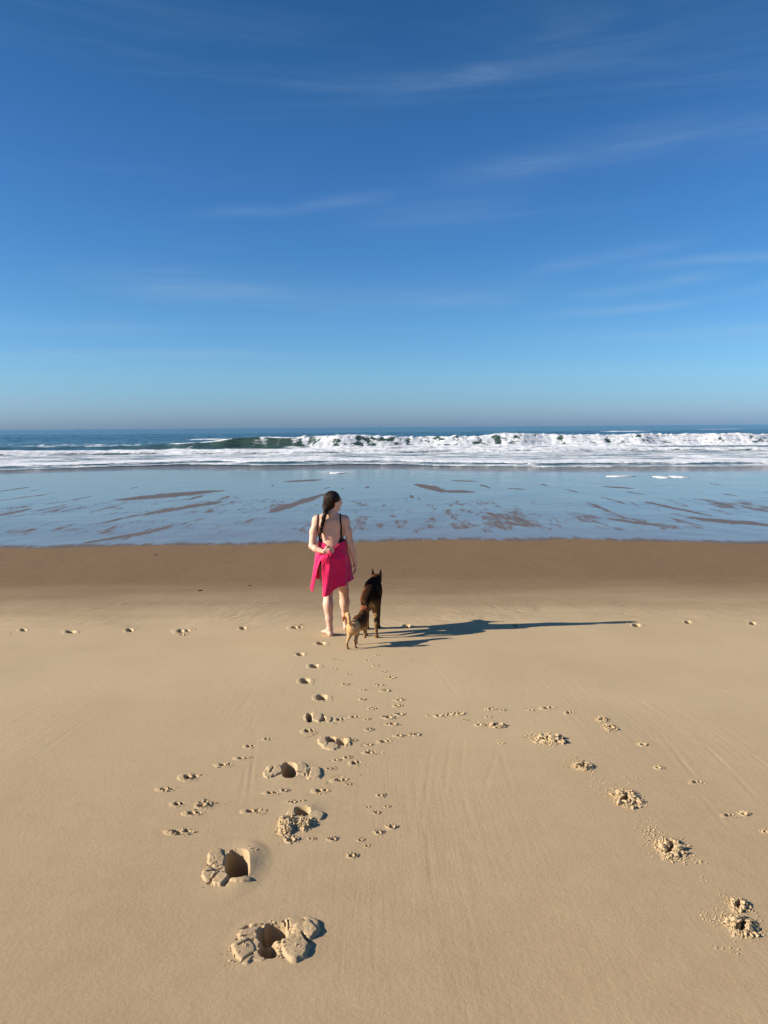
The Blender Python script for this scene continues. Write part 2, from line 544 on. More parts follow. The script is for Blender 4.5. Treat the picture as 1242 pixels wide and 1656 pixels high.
def add_mark(px, py, w, kind, label, group, seed, h=None):
    cx, cy = P0(px, py)
    sx, sy = px_scale(px, py)
    hw = w * sx / 2
    rs = random.Random(seed)
    ops = []; clods = []
    if kind == 'paw':         # four toe pits ahead of a heel pad, crumbs thrown up round it
        s = max(hw, .014)
        ang = rs.uniform(-.6, .6)
        hh = min(s * .55, .018)
        ca, sa = math.cos(ang), math.sin(ang)
        def pt(u, v): return cx + s * (u * ca - v * sa), cy + s * (u * sa + v * ca)
        ops.append(('pit', *pt(0, -.35), s * .36, s * .34, hh))
        for tx, ty in ((-.62, .20), (-.24, .62), (.24, .64), (.62, .18)):
            ops.append(('pit', *pt(tx + rs.uniform(-.08, .08), ty + rs.uniform(-.08, .08)), s * .20, s * .27, hh * rs.uniform(.8, 1.2)))
        ops.append(('rough', cx, cy, s * 1.3, s * 1.3, hh * .14, s * .25, seed))
        R = (s * 2.0, s * 2.0)
        clods.append((cx, cy, s * 1.2, s * 1.2, int(8 + 260 * s), s * .10))
    elif kind == 'scuff':     # drawn-out print with crumbs
        hd = (h or w * .4) * sy / 2
        s = hw
        ops.append(('plate', cx - s * .62, cy, s * .40, hd * .7, min(.008, s * .13), -.2, 0, seed))
        ops.append(('hole', cx - s * .12, cy + hd * .1, s * .34, hd * .5, min(.024, s * .42), .5, seed + 1))
        ops.append(('hole', cx + s * .50, cy + hd * .25, s * .24, hd * .38, min(.018, s * .34), .5, seed + 2))
        ops.append(('rough', cx, cy, s * 1.1, hd * 1.1, min(.004, s * .06), s * .16, seed))
        R = (s * 1.6, max(hd * 1.7, s))
        clods.append((cx + s * .3, cy, s * .9, hd * .9, int(8 + 240 * s), s * .075))
    elif kind == 'heap':      # crater of loose clods kicked up by a running dog
        hd = (h or w) * sy / 2
        s = hw
        ops.append(('rough', cx, cy, s, hd, min(.010, s * .18), s * .16, seed))
        ops.append(('hole', cx - s * .15, cy - hd * .1, s * .36, hd * .40, min(.040, s * .6), .3, seed + 1))
        ops.append(('hole', cx + s * .2, cy + hd * .35, s * .2, hd * .24, min(.018, s * .3), .3, seed + 4))
        R = (s * 1.7, hd * 1.6)
        clods.append((cx, cy, s * .72, hd * .72, int(40 + 1000 * s), s * .125))
        clods.append((cx - s * .5, cy + hd * .5, s * 1.25, hd * 1.2, int(60 + 2600 * s), s * .036))
        clods.append((cx, cy, s * 1.0, hd * 1.0, int(60 + 2400 * s), s * .055))
    elif kind == 'foot':      # shallow bare footprint
        hd = max((h or w * .4) * sy / 2, hw * .55)
        s = hw
        ops.append(('plate', cx - s * .62, cy - hd * .1, s * .42, hd * .75, min(.012, s * .11), -.2, 0, seed))
        ops.append(('plate', cx + s * .72, cy - hd * .15, s * .36, hd * .7, min(.008, s * .08), .2, 0, seed + 1))
        ops.append(('hole', cx - s * .05, cy + hd * .05, s * .56, hd * .70, min(.040, s * .42), .55, seed + 2))
        R = (s * 1.7, hd * 1.9)
        clods.append((cx - s * .2, cy, s, hd, int(14 + 120 * s), .0045))
    mk = dict(c=(cx, cy), R=R, ops=ops, clods=clods, label=label, group=group, kind=kind, name='paw_print' if kind in ('paw', 'scuff', 'heap') else 'footprint')
    MARKS.append(mk)
    return mk


def big_print(c, spec, R, clods, label):
    """deep footprint laid out feature by feature (pixels of the photograph give positions on the beach)"""
    cx, cy = P0(*c)
    ops = []
    for s in spec:
        k = s[0]
        if k in ('plate', 'hole', 'dome', 'rough'):
            px, py, a, b = s[1:5]
            x, y = P0(px, py); sx, sy = px_scale(px, py)
            ops.append((k, x, y, a * sx, b * sy, *s[5:]))
        elif k == 'crack':
            (x0, y0), (x1, y1) = P0(s[1], s[2]), P0(s[3], s[4])
            ops.append((k, x0, y0, x1, y1, s[5], s[6]))
    sx, sy = px_scale(*c)
    cl = []
    for (px, py, a, b, n, sz) in clods:
        x, y = P0(px, py); qx, qy = px_scale(px, py)
        cl.append((x, y, a * qx, b * qy, n, sz))
    mk = dict(c=(cx, cy), R=(R[0] * sx, R[1] * sy), ops=ops, clods=cl, label=label, group='deep footprints leading to the woman', kind='big', name='footprint')
    MARKS.append(mk)


big_print((446, 1520), [
    ('dome', 444, 1518, 46, 32, .007), ('plate', 394, 1536, 19, 20, .026, -.25, 0, 11), ('plate', 401, 1513, 17, 11, .024, -.2, .1, 12), ('plate', 412, 1501, 13, 8, .020, -.1, .2, 13),
    ('plate', 417, 1546, 15, 9, .012, 0, 0, 19),
    ('plate', 477, 1533, 26, 21, .040, .12, -.05, 14), ('plate', 492, 1507, 22, 14, .036, .15, .1, 15), ('plate', 503, 1500, 15, 18, .028, .2, 0, 16),
    ('plate', 478, 1493, 18, 8, .026, 0, .1, 18),
    ('crack', 384, 1518, 412, 1513, .0035, .013), ('crack', 386, 1531, 398, 1524, .0032, .013), ('crack', 398, 1524, 410, 1521, .0032, .012),
    ('crack', 391, 1555, 411, 1542, .0035, .013), ('crack', 395, 1503, 402, 1498, .008, .016), ('crack', 408, 1499, 424, 1498, .006, .022),
    ('crack', 460, 1489, 462, 1508, .003, .012), ('crack', 466, 1488, 468, 1504, .003, .012), ('crack', 489, 1512, 500, 1522, .0035, .016),
    ('hole', 446, 1508, 20, 16, .062, .62, 21), ('hole', 432, 1512, 17, 13, .050, .6, 22), ('hole', 434, 1536, 17, 14, .034, .6, 23)],
    (92, 62), [(440, 1498, 26, 8, 70, .0035), (452, 1534, 8, 10, 40, .004), (380, 1540, 20, 22, 20, .003), (430, 1545, 60, 14, 40, .003)],
    'nearest footprint, wide and deep with cracked slabs of crust on both sides')
big_print((372, 1404), [
    ('plate', 350, 1388, 15, 15, .026, -.2, .1, 31), ('plate', 338, 1415, 12, 11, .024, -.2, 0, 32), ('plate', 355, 1421, 14, 13, .030, 0, -.15, 33),
    ('plate', 389, 1425, 18, 4, .026, .1, 0, 34), ('dome', 396, 1399, 24, 30, .020),
    ('crack', 336, 1411, 360, 1404, .0035, .014), ('crack', 338, 1428, 356, 1410, .0035, .016), ('crack', 362, 1432, 372, 1422, .006, .018),
    ('crack', 341, 1400, 353, 1396, .003, .010),
    ('hole', 384, 1398, 20, 25, .075, .72, 36)],
    (78, 56), [(390, 1378, 24, 6, 60, .0035), (344, 1400, 12, 12, 30, .003), (340, 1430, 12, 6, 16, .0035)],
    'second nearest footprint, a deep round hole with cracked crust on its left')
big_print((484, 1328), [
    ('dome', 492, 1317, 22, 16, .012), ('plate', 474, 1322, 13, 9, .018, -.1, 0, 41), ('plate', 511, 1321, 14, 9, .026, .2, 0, 42), ('plate', 497, 1333, 14, 7, .016, 0, 0, 43),
    ('hole', 489, 1314, 14, 9, .050, .55, 44), ('rough', 464, 1337, 16, 17, .016, .012, 45), ('rough', 492, 1336, 14, 10, .012, .01, 46)],
    (68, 48), [(463, 1337, 13, 13, 230, .0062), (488, 1335, 18, 9, 90, .0055), (500, 1311, 14, 6, 40, .003), (462, 1340, 24, 18, 120, .003)],
    'footprint with a heap of golden crumbs spilling from its lower left side')
big_print((472, 1248), [
    ('dome', 470, 1247, 26, 14, .010), ('plate', 445, 1246, 14, 9, .026, -.15, 0, 51), ('plate', 434, 1252, 9, 8, .020, -.2, 0, 52), ('plate', 507, 1251, 15, 11, .030, .15, 0, 53),
    ('plate', 487, 1245, 12, 11, .026, 0, 0, 54), ('crack', 440, 1258, 456, 1252, .005, .014), ('crack', 437, 1252, 443, 1242, .004, .014),
    ('crack', 499, 1259, 501, 1246, .004, .010), ('hole', 468, 1246, 12.5, 13, .070, .7, 55)],
    (82, 34), [(470, 1238, 20, 5, 30, .003), (482, 1254, 10, 5, 24, .004)],
    'long footprint with a square black hole between a cracked slab and rounded crust')
big_print((541, 1201), [
    ('plate', 523, 1199, 9, 9, .026, -.1, 0, 61), ('plate', 535, 1207, 13, 6, .022, 0, -.1, 62), ('plate', 561, 1200, 7, 8, .022, .1, 0, 63),
    ('hole', 535, 1196, 8.5, 5.5, .050, .6, 64), ('hole', 552, 1200, 10, 6, .040, .5, 65)],
    (54, 24), [(550, 1199, 18, 6, 60, .004)],
    'footprint with two dark pits just beyond the long square-holed one')
big_print((514, 1160), [
    ('plate', 512, 1159, 11, 8, .022, .1, 0, 71), ('plate', 529, 1163, 8, 5, .020, .1, 0, 72), ('plate', 497, 1159, 6, 7, .012, -.2, 0, 73),
    ('hole', 500.5, 1160, 5, 8, .040, .5, 74), ('hole', 523, 1163, 3.5, 4, .030, .5, 75)],
    (46, 19), [(500, 1154, 8, 3, 20, .0035)],
    'footprint with a crescent-shaped hollow and a raised dome of sand in its middle')
HG = 'deep footprints leading to the woman'
add_mark(521, 1127, 32, 'foot', 'dark-rimmed footprint just beyond the one with the crescent hollow', HG, 81, 14)
add_mark(494, 1101, 28, 'foot', 'footprint with a thin curved ridge left of the small paw prints', HG, 84, 13)
add_mark(509, 1077, 26, 'foot', 'shallow ring-shaped footprint a short step below the woman', HG, 87, 10)
add_mark(486, 1058, 20, 'foot', 'faintest footprint, barely marked, below and left of the woman', HG, 90, 8)
add_mark(520, 1040, 24, 'foot', 'footprint right behind the woman, just below her left heel', HG, 93, 8)
RG = 'row of footprints crossing the beach left to right'
ROWL = ['leftmost footprint of the crossing row at the left edge', 'second footprint from the left in the crossing row, long and dark',
        'third footprint from the left in the crossing row, small mound beside it', 'crumbly footprint of the crossing row, fourth from the left',
        'footprint of the crossing row, second to the left of the woman', 'crumb-strewn footprint of the crossing row next to the woman']
for i, (px, py, w) in enumerate([(38, 1019, 22), (115, 1022, 26), (210, 1019, 22), (293, 1021, 28), (393, 1016, 22), (478, 1015, 28)]):
    add_mark(px, py, w * (.8, 1.1, .85, 1.1, .8, 1.0)[i], ('foot', 'foot', 'foot', 'scuff', 'foot', 'scuff')[i], ROWL[i], RG, 100 + i * 3, (7, 7, 9, 11, 7, 9)[i])
    MARKS[-1]['name'] = 'footprint'
ROWR = ["crossing-row footprint right of the big dog, in the shadow legs", 'footprint within the long shadow', 'footprint below the far tip of the long shadow',
        'pale footprint of the crossing row, second from the right edge', 'rightmost pale footprint of the crossing row']
for i, (px, py, w) in enumerate([(658, 1013, 22), (835, 1012, 22), (1030, 1011, 22), (1113, 1006, 18), (1218, 1008, 18)]):
    add_mark(px, py, w, 'foot', ROWR[i], RG, 130 + i * 3, 8)


def ordinal(n):
    return ['nearest', 'second nearest', 'third nearest', 'fourth nearest', 'fifth nearest', 'sixth nearest', 'seventh nearest', 'eighth nearest',
            'ninth nearest', 'tenth nearest', 'eleventh nearest', 'twelfth nearest', 'thirteenth nearest', 'fourteenth nearest', 'fifteenth nearest', 'sixteenth nearest', 'seventeenth nearest', 'eighteenth nearest'][n]


def trail(items, group, where, seed0, shared=False):
    items = sorted(items, key=lambda q: -q[1])
    for i, it in enumerate(items):
        px, py, w, kind = it[:4]
        what = {'paw': 'small paw print', 'scuff': 'scuffed paw print', 'heap': 'paw print heaped with clods'}[kind]
        lab = f"tiny paw print, {ordinal(i)} the camera {where}" if shared else f"{what}, {ordinal(i)} the camera {where}"
        add_mark(px, py, w, kind, lab, group, seed0 + i * 5, it[4] if len(it) > 4 else None)


trail([(1201, 1501, 56, 'heap', 40), (1195, 1466, 36, 'heap', 28), (1086, 1376, 50, 'heap', 38), (1013, 1294, 46, 'heap', 30), (943, 1242, 36, 'heap', 16),
       (888, 1199, 50, 'heap', 15), (804, 1175, 30, 'heap', 9), (776, 1173, 18, 'paw'), (743, 1155, 20, 'paw'), (726, 1156, 18, 'paw'), (709, 1158, 18, 'paw')],
      'running dog trail with heaps of clods on the right', 'in the right-hand trail of clods', 300)
trail([(1238, 1346, 16, 'paw'), (1203, 1317, 20, 'paw'), (1178, 1320, 24, 'scuff', 10), (1126, 1266, 24, 'scuff', 9), (1065, 1243, 18, 'paw'),
       (1039, 1206, 18, 'paw'), (987, 1179, 22, 'heap', 14), (973, 1165, 22, 'heap', 9), (921, 1154, 15, 'foot'), (885, 1146, 24, 'paw'), (857, 1149, 14, 'paw'),
       (813, 1149, 12, 'paw'), (795, 1147, 14, 'paw')][:8] , 'light dog trail along the right edge', 'in the right-edge trail', 400)
trail([(885, 1146, 26, 'scuff', 8), (921, 1154, 18, 'scuff', 8), (857, 1149, 14, 'paw'), (813, 1149, 12, 'paw'), (794, 1147, 16, 'paw'),
       (811, 1203, 12, 'paw'), (790, 1160, 12, 'paw'), (695, 1157, 12, 'paw'), (753, 1165, 10, 'paw')],
      'small prints above the right-hand clods', 'in the row above the clods', 450)
trail([(289, 1347, 48, 'scuff', 14), (311, 1316, 36, 'scuff', 11), (287, 1301, 26, 'scuff', 12), (267, 1277, 34, 'scuff', 8), (305, 1258, 36, 'scuff', 15),
       (361, 1238, 30, 'scuff', 8), (391, 1227, 28, 'scuff', 7), (403, 1207, 20, 'scuff', 8), (432, 1195, 18, 'scuff', 6), (406, 1313, 36, 'scuff', 10),
       (329, 1302, 30, 'paw'), (438, 1283, 28, 'scuff', 7)],
      'dog prints left of the deep footprints', 'left of the deep footprints', 500)
trail([(518, 1280, 30, 'scuff', 12), (549, 1263, 30, 'scuff', 10), (574, 1235, 22, 'scuff', 12), (562, 1226, 16, 'paw'), (544, 1230, 14, 'paw'), (598, 1218, 26, 'scuff', 8),
       (622, 1200, 28, 'scuff', 8), (498, 1182, 24, 'scuff', 12), (549, 1164, 20, 'scuff', 9), (573, 1160, 20, 'scuff', 7)],
      'dog prints right of the deep footprints', 'just right of the deep footprints', 600)
mid_small = [(473, 1298, 16), (489, 1296, 12), (616, 1287, 16), (595, 1306, 10), (626, 1305, 12), (609, 1315, 14), (533, 1244, 14), (471, 1359, 26),
             (504, 1357, 14), (538, 1358, 18), (583, 1359, 14), (593, 1368, 12), (570, 1384, 20), (613, 1347, 18), (634, 1338, 20), (564, 1269, 12), (460, 1279, 16)]
trail([(a, b, w, 'paw') for a, b, w in mid_small], 'tiny paw prints below the crossing tracks', 'of those right of the deep footprints', 700, True)
upper = [(539, 1066, 10), (551, 1068, 10), (541, 1082, 10), (564, 1091, 10), (559, 1107, 14), (587, 1116, 12), (586, 1131, 13), (601, 1146, 14), (593, 1163, 12),
         (597, 1180, 16), (572, 1198, 14), (596, 1205, 14), (645, 1190, 18), (672, 1188, 18)]
trail([(a, b, w, 'paw') for a, b, w in upper], 'faint paw prints between the two dog trails', 'of those scattered between the two trails', 800, True)
upper2 = [(595, 1069, 10), (609, 1060, 12), (607, 1077, 13), (620, 1087, 11), (632, 1096, 16), (613, 1108, 16), (623, 1117, 17), (645, 1132, 18), (643, 1141, 18),
          (646, 1155, 18), (628, 1160, 22), (634, 1171, 20)]
trail([(a, b, w, 'paw') for a, b, w in upper2], 'paw prints winding up to the small dog', 'of those winding up to the small dog', 900, True)


def total_h(x, y, marks=None):
    z = base_h(x, y)
    for mk in (marks if marks is not None else MARKS):
        sel = (np.abs(x - mk['c'][0]) < mk['R'][0]) & (np.abs(y - mk['c'][1]) < mk['R'][1])
        if sel.any():
            zz = relief(mk, x[sel], y[sel]); z[sel] += zz
    return z


def ground_at(x, y):
    return float(base_h(np.array([x]), np.array([y]))[0])


def norm_r(mk, x, y):
    return np.sqrt(((x - mk['c'][0]) / mk['R'][0]) ** 2 + ((y - mk['c'][1]) / mk['R'][1]) ** 2)


# landward edge of the water film
EDGE = [P0(px, py) for px, py in [(-400, 894), (0, 887), (300, 882), (620, 876), (900, 872), (1242, 880), (1700, 886)]]
ex = np.array([e[0] for e in EDGE]); ey = np.array([e[1] for e in EDGE])


def near_edge(x):
    return np.interp(x, ex, ey) + .35 * perlin(x / 2.2, x * 0 + 3, 61) + .12 * perlin(x / .5, x * 0 + 3, 62)


# ------------------------------------------------------------------ beach sheet (dry and damp sand)
def fan_cols(n_in, n_out, k=1.22):
    u = np.linspace(-1, 1, n_in)
    st = u[1] - u[0]
    o = []; cur = 1.0
    for _ in range(n_out):
        st *= k; cur += st; o.append(cur)
    o = np.array(o)
    return np.concatenate([-o[::-1], u, o])


rows = [1.0]
while rows[-1] < 13: rows.append(rows[-1] + .0032 * max(rows[-1], 2.2))
while rows[-1] < 26: rows.append(rows[-1] + .010 * rows[-1])
while rows[-1] < 100: rows.append(rows[-1] * 1.06)
back = [1.0]; st = .01
while back[-1] > -500: st *= 1.25; back.append(back[-1] - st)
rows = np.array(back[:0:-1] + rows)
u = fan_cols(640, 38)
wid = .9 + .66 * np.maximum(rows, 0)
X = wid[:, None] * u[None, :]
Y = np.repeat(rows[:, None], len(u), 1)
Z = base_h(X, Y)
Z = Z - .08 * sst(Y - near_edge(X), .2, 3) - .35 * sst(Y, 66, 100)
cxm = (X[:-1, :-1] + X[1:, 1:]) / 2
keep = np.ones((len(rows) - 1, len(u) - 1), bool)
for mk in MARKS:
    r = norm_r(mk, X, Y) < 1.0
    ins = r[:-1, :-1] & r[1:, :-1] & r[:-1, 1:] & r[1:, 1:]
    keep &= ~ins
V = np.c_[X.ravel(), Y.ravel(), Z.ravel()]
fc = grid_faces(len(rows), len(u), keep)
V, fc, _ = compact(V, fc)
beach = mesh_obj('beach', V, fc, M_SAND)
tag(beach, 'smooth golden sand beach sloping down to dark damp sand', kind='structure')


# ------------------------------------------------------------------ clod templates
def ico(sub):
    t = (1 + 5 ** .5) / 2
    v = np.array([(-1, t, 0), (1, t, 0), (-1, -t, 0), (1, -t, 0), (0, -1, t), (0, 1, t), (0, -1, -t), (0, 1, -t), (t, 0, -1), (t, 0, 1), (-t, 0, -1), (-t, 0, 1)], float)
    f = [(0, 11, 5), (0, 5, 1), (0, 1, 7), (0, 7, 10), (0, 10, 11), (1, 5, 9), (5, 11, 4), (11, 10, 2), (10, 7, 6), (7, 1, 8), (3, 9, 4), (3, 4, 2), (3, 2, 6), (3, 6, 8), (3, 8, 9), (4, 9, 5), (2, 4, 11), (6, 2, 10), (8, 6, 7), (9, 8, 1)]
    v /= np.linalg.norm(v[0])
    for _ in range(sub):
        v = list(map(tuple, v)); mid = {}; nf = []
        def mp(a, b):
            k = (min(a, b), max(a, b))
            if k not in mid:
                c = np.array(v[a]) + np.array(v[b]); c /= np.linalg.norm(c); v.append(tuple(c)); mid[k] = len(v) - 1
            return mid[k]
        for a, b, c in f:
            ab, bc, ca = mp(a, b), mp(b, c), mp(c, a)
            nf += [(a, ab, ca), (b, bc, ab), (c, ca, bc), (ab, bc, ca)]
        f = nf; v = np.array(v)
    return np.array(v), np.array(f)


def clod_templates(sub, n):
    v, f = ico(sub); out = []
    for i in range(n):
        s = v.copy()
        for _ in range(9):
            d = rng.normal(size=3); d /= np.linalg.norm(d)
            c = rng.uniform(.28, .62)
            over = np.maximum(s @ d - c, 0)
            s = s - over[:, None] * d * .9
        s *= rng.uniform(.65, 1.35, 3)
        out.append(s)
    return out, f


CL_HI = clod_templates(1, 6); CL_LO = clod_templates(0, 6)


def scatter_clods(parent, loc, specs, marks):
    VV, FF = [], []; off = 0
    for (cx, cy, a, b, n, sz) in specs:
        r = np.sqrt(rng.uniform(0, 1, n)) ** 1.0; th = rng.uniform(0, 2 * PI, n)
        g = rng.normal(0, .22, (n, 2))
        x = cx + a * (r * np.cos(th) + g[:, 0]); y = cy + b * (r * np.sin(th) + g[:, 1])
        s = sz * np.exp(rng.normal(0, .50, n)); s = np.minimum(s, sz * 2.1)
        z = total_h(x, y, marks)
        tm, tf = CL_HI if sz > .0036 else CL_LO
        for i in range(n):
            q = rng.normal(size=4); q /= np.linalg.norm(q)
            w, X_, Y_, Z_ = q
            R = np.array([[1 - 2 * (Y_ * Y_ + Z_ * Z_), 2 * (X_ * Y_ - Z_ * w), 2 * (X_ * Z_ + Y_ * w)],
                          [2 * (X_ * Y_ + Z_ * w), 1 - 2 * (X_ * X_ + Z_ * Z_), 2 * (Y_ * Z_ - X_ * w)],
                          [2 * (X_ * Z_ - Y_ * w), 2 * (Y_ * Z_ + X_ * w), 1 - 2 * (X_ * X_ + Y_ * Y_)]])
            v = (tm[i % len(tm)] @ R.T) * s[i]
            v[:, 2] *= .8
            v += (x[i] - loc[0], y[i] - loc[1], z[i] + s[i] * .16 - loc[2])
            VV.append(v); FF.append(tf + off); off += len(v)
    o = mesh_obj('sand_crumbs', np.concatenate(VV), np.concatenate(FF), M_CLOD, parent, smooth=False)
    tag(o, kind='stuff')
    return o


# ------------------------------------------------------------------ the marks themselves: each a patch of sand set into the beach
MARKS_NEAR = {}
for i, mk in enumerate(MARKS):
    MARKS_NEAR[i] = [m2 for m2 in MARKS if abs(m2['c'][0] - mk['c'][0]) < m2['R'][0] + mk['R'][0] and abs(m2['c'][1] - mk['c'][1]) < m2['R'][1] + mk['R'][1]]
for i, mk in enumerate(MARKS):
    cx, cy = mk['c']; Rx, Ry = mk['R']
    res = .0024 if mk['kind'] == 'big' and cy < 4 else (.0035 if mk['kind'] == 'big' else (.0012 * cy * .55 if mk['kind'] == 'heap' else .0009 * cy))
    res = min(max(res, .0022), Rx / 7)
    nx = int(2 * Rx / res) + 1; ny = int(2 * Ry / res) + 1
    gx = np.linspace(cx - Rx, cx + Rx, nx); gy = np.linspace(cy - Ry, cy + Ry, ny)
    GX, GY = np.meshgrid(gx, gy)
    near_m = MARKS_NEAR[i]
    GZ = total_h(GX, GY, near_m)
    r = norm_r(mk, GX, GY)
    cell = .0105 * cy / min(Rx, Ry) * .45
    GZ = GZ - .00002 - .00008 * (i % 5) / 5 - .00008 * sst(r, max(.3, 1 - 3.2 * cell), max(.5, 1 - 2.2 * cell))
    rin = r < 1.0
    ins = rin[:-1, :-1] | rin[1:, :-1] | rin[:-1, 1:] | rin[1:, 1:]
    for m2 in near_m:
        if m2 is mk: continue
        if norm_r(m2, np.array([cx]), np.array([cy]))[0] < 1e9:
            closer = norm_r(m2, GX, GY) < r - .04
            allc = closer[:-1, :-1] & closer[1:, :-1] & closer[:-1, 1:] & closer[1:, 1:]
            ins &= ~allc
    if not ins.any(): continue
    loc = np.array((cx, cy, float(base_h(np.array([cx]), np.array([cy]))[0])))
    V = np.c_[GX.ravel(), GY.ravel(), GZ.ravel()] - loc
    V, fc, _ = compact(V, grid_faces(ny, nx, ins))
    o = mesh_obj(mk['name'], V, fc, M_SAND, loc=loc)
    tag(o, mk['label'], 'paw print' if mk['name'] == 'paw_print' else 'footprint', mk['group'])
    if mk['clods']:
        scatter_clods(o, loc, mk['clods'], near_m)

# loose crumbs kicked up between the running prints: one mass
specs = []
for (px, py, a, b, n, s) in [(1040, 1335, 26, 16, 70, .0026), (1060, 1350, 16, 12, 60, .0034), (1020, 1262, 24, 14, 50, .0026), (955, 1262, 18, 12, 30, .0022),
                             (1120, 1396, 22, 6, 34, .003), (1140, 1428, 10, 10, 14, .003), (1150, 1485, 16, 14, 16, .0035), (1225, 1490, 8, 20, 16, .003),
                             (1180, 1535, 30, 10, 16, .003), (760, 1167, 26, 5, 40, .003), (680, 1163, 26, 8, 20, .002), (340, 1302, 34, 6, 50, .0026),
                             (385, 1205, 40, 22, 20, .002), (580, 1245, 20, 14, 40, .0028), (600, 1170, 50, 26, 40, .002), (560, 1295, 50, 20, 30, .002),
                             (990, 1270, 30, 20, 30, .002), (870, 1190, 16, 5, 30, .003), (925, 1228, 12, 5, 24, .003)]:
    x, y = P0(px, py); sx, sy = px_scale(px, py)
    specs.append((x, y, a * sx, b * sy, n, s))
so = scatter_clods(None, (0, 0, 0), specs, MARKS)
so.name = 'loose_sand_crumbs'
tag(so, 'loose crumbs of sand scattered between the paw prints', 'sand crumbs', kind='stuff')

# pebbles and bits of shell on the damp sand
PB = [(323, 955, .028, 'dark pebble on the damp sand left of the woman, nearest of the pebbles'), (403, 947, .018, 'small dark pebble on damp sand between the largest pebble and the woman'),
      (252, 898, .022, 'dark pebble lying near the water film at the left')]
v0, f0 = ico(2)
for k, (px, py, s, lab) in enumerate(PB):
    x, y = P0(px, py); z = float(base_h(np.array([x]), np.array([y]))[0])
    v = v0 * (1 + .15 * perlin(v0[:, 0] * 1.7 + k, v0[:, 1] * 1.7 + v0[:, 2], k))[:, None] * np.array([s * 1.7, s, s * .55])
    o = mesh_obj('pebble', v, f0, M_STONE, loc=(x, y, z + s * .2)); tag(o, lab, 'pebble', 'pebbles on the damp sand')

# ------------------------------------------------------------------ wet sand flat: a sheet of water film from the damp edge to the swash
SW = [P0(px, py, SEA_Z) for px, py in [(-500, 766), (-200, 763), (0, 760), (100, 757), (200, 753), (300, 750.5), (450, 752), (560, 750), (640, 750), (720, 753), (900, 754.5), (1242, 754), (1700, 756)]]
swx = np.array([e[0] for e in SW]); swy = np.array([e[1] for e in SW])


def swash(x):
    return np.interp(x, swx, swy) + .9 * perlin(x / 5.0, x * 0 + 1, 63) + .35 * perlin(x / 1.3, x * 0 + 1, 64)


u = fan_cols(560, 30)
tt = np.linspace(0, 1, 330) ** 1.35
xe = u * 16.0
Xn = xe
Yn = near_edge(xe)
Xf = u * 55.0
Yf = swash(np.clip(Xf, -90, 90)) + 6.0
X = Xn[None] * (1 - tt[:, None]) + Xf[None] * tt[:, None]
Y = Yn[None] * (1 - tt[:, None]) + Yf[None] * tt[:, None]
Z = base_h(X, Y) + .004
BARS = [((205, 808), (345, 794), 5.5, 1.0), ((215, 835), (350, 812), 7, .75), ((0, 795), (45, 788), 4, .9), ((0, 810), (70, 800), 3, .8), ((88, 815), (150, 802), 4, .6),
        ((437, 829), (525, 799), 5, .9), ((675, 783), (715, 794), 4.5, 1.0), ((715, 794), (755, 796), 3, .9), ((90, 862), (215, 835), 5, .55), ((140, 878), (240, 860), 4, .9),
        ((195, 872), (330, 838), 7, .55), ((330, 858), (420, 838), 8, .5), ((470, 779), (512, 776), 2.2, .9), ((980, 787), (1018, 790), 2.2, .9), ((915, 791), (937, 797), 3, .7),
        ((970, 803), (1010, 815), 4, .7), ((1045, 812), (1150, 835), 5, .8), ((1120, 838), (1242, 850), 6, .8), ((950, 812), (1010, 838), 4, .6), ((985, 838), (1080, 853), 4, .7),
        ((735, 777), (765, 779), 1.5, .8), ((1145, 781), (1170, 786), 2, .6), ((800, 843), (870, 852), 6, .5), ((1100, 815), (1242, 818), 3, .4), ((825, 790), (846, 792), 2, .7)]
bar = np.zeros_like(X)
for (a, b, w, s) in BARS:
    ax, ay = P0(*a); bx, by = P0(*b)
    mx, my = P0((a[0] + b[0]) / 2, (a[1] + b[1]) / 2)
    d1 = P0((a[0] + b[0]) / 2, (a[1] + b[1]) / 2 + w)
    L = math.hypot(bx - ax, by - ay); ux, uy = (bx - ax) / L, (by - ay) / L
    # half width measured across the bar's own direction
    wp = abs(d1[1] - my) * abs(ux) + 1.2 * w / F * my * abs(uy)
    d, t = seg_d(X, Y, ax, ay, bx, by)
    bar = np.maximum(bar, s * np.exp(-(d / (wp * (.45 + .55 * np.sin(PI * np.clip(t * .9 + .05, 0, 1))))) ** 2))
zone = sst(Y, 19, 21.5) * (1 - sst(Y, 26, 37))
st1 = fbm(X / .50 + .2 * perlin(X, Y / 3, 72), Y / 2.8, 4, 71, .6)
bar = np.maximum(bar, zone * (.13 + .40 * sst(st1 + .6 * perlin(X / 5, Y / 7, 73), -.2, .5)))
bar = np.maximum(bar, .8 * sst(fbm(X / .8, Y / 6, 3, 75), .38, .55) * (1 - sst(Y, 40, 46)) * sst(Y, 20, 24))
Z = Z + .002 * bar
Z[0] -= .010
fr_ = Y - near_edge(X)
bar = np.maximum(bar, .62 * (1 - sst(fr_, .05, 1.1)))
bar = bar + .12 * (1 - sst(Y, 36, 46)) * perlin(X / 1.5, Y / 5, 76)
wd = swash(np.clip(X, -90, 90)) - Y
wash = (1 - sst(wd, 3, 12))
wet = mesh_obj('wet_sand_flat', np.c_[X.ravel(), Y.ravel(), Z.ravel()], grid_faces(*X.shape), M_WET, attrs={'bar': bar.ravel(), 'wash': wash.ravel()})
tag(wet, 'flat wet sand under a mirror-like film of water with brown sand bars showing', kind='structure')

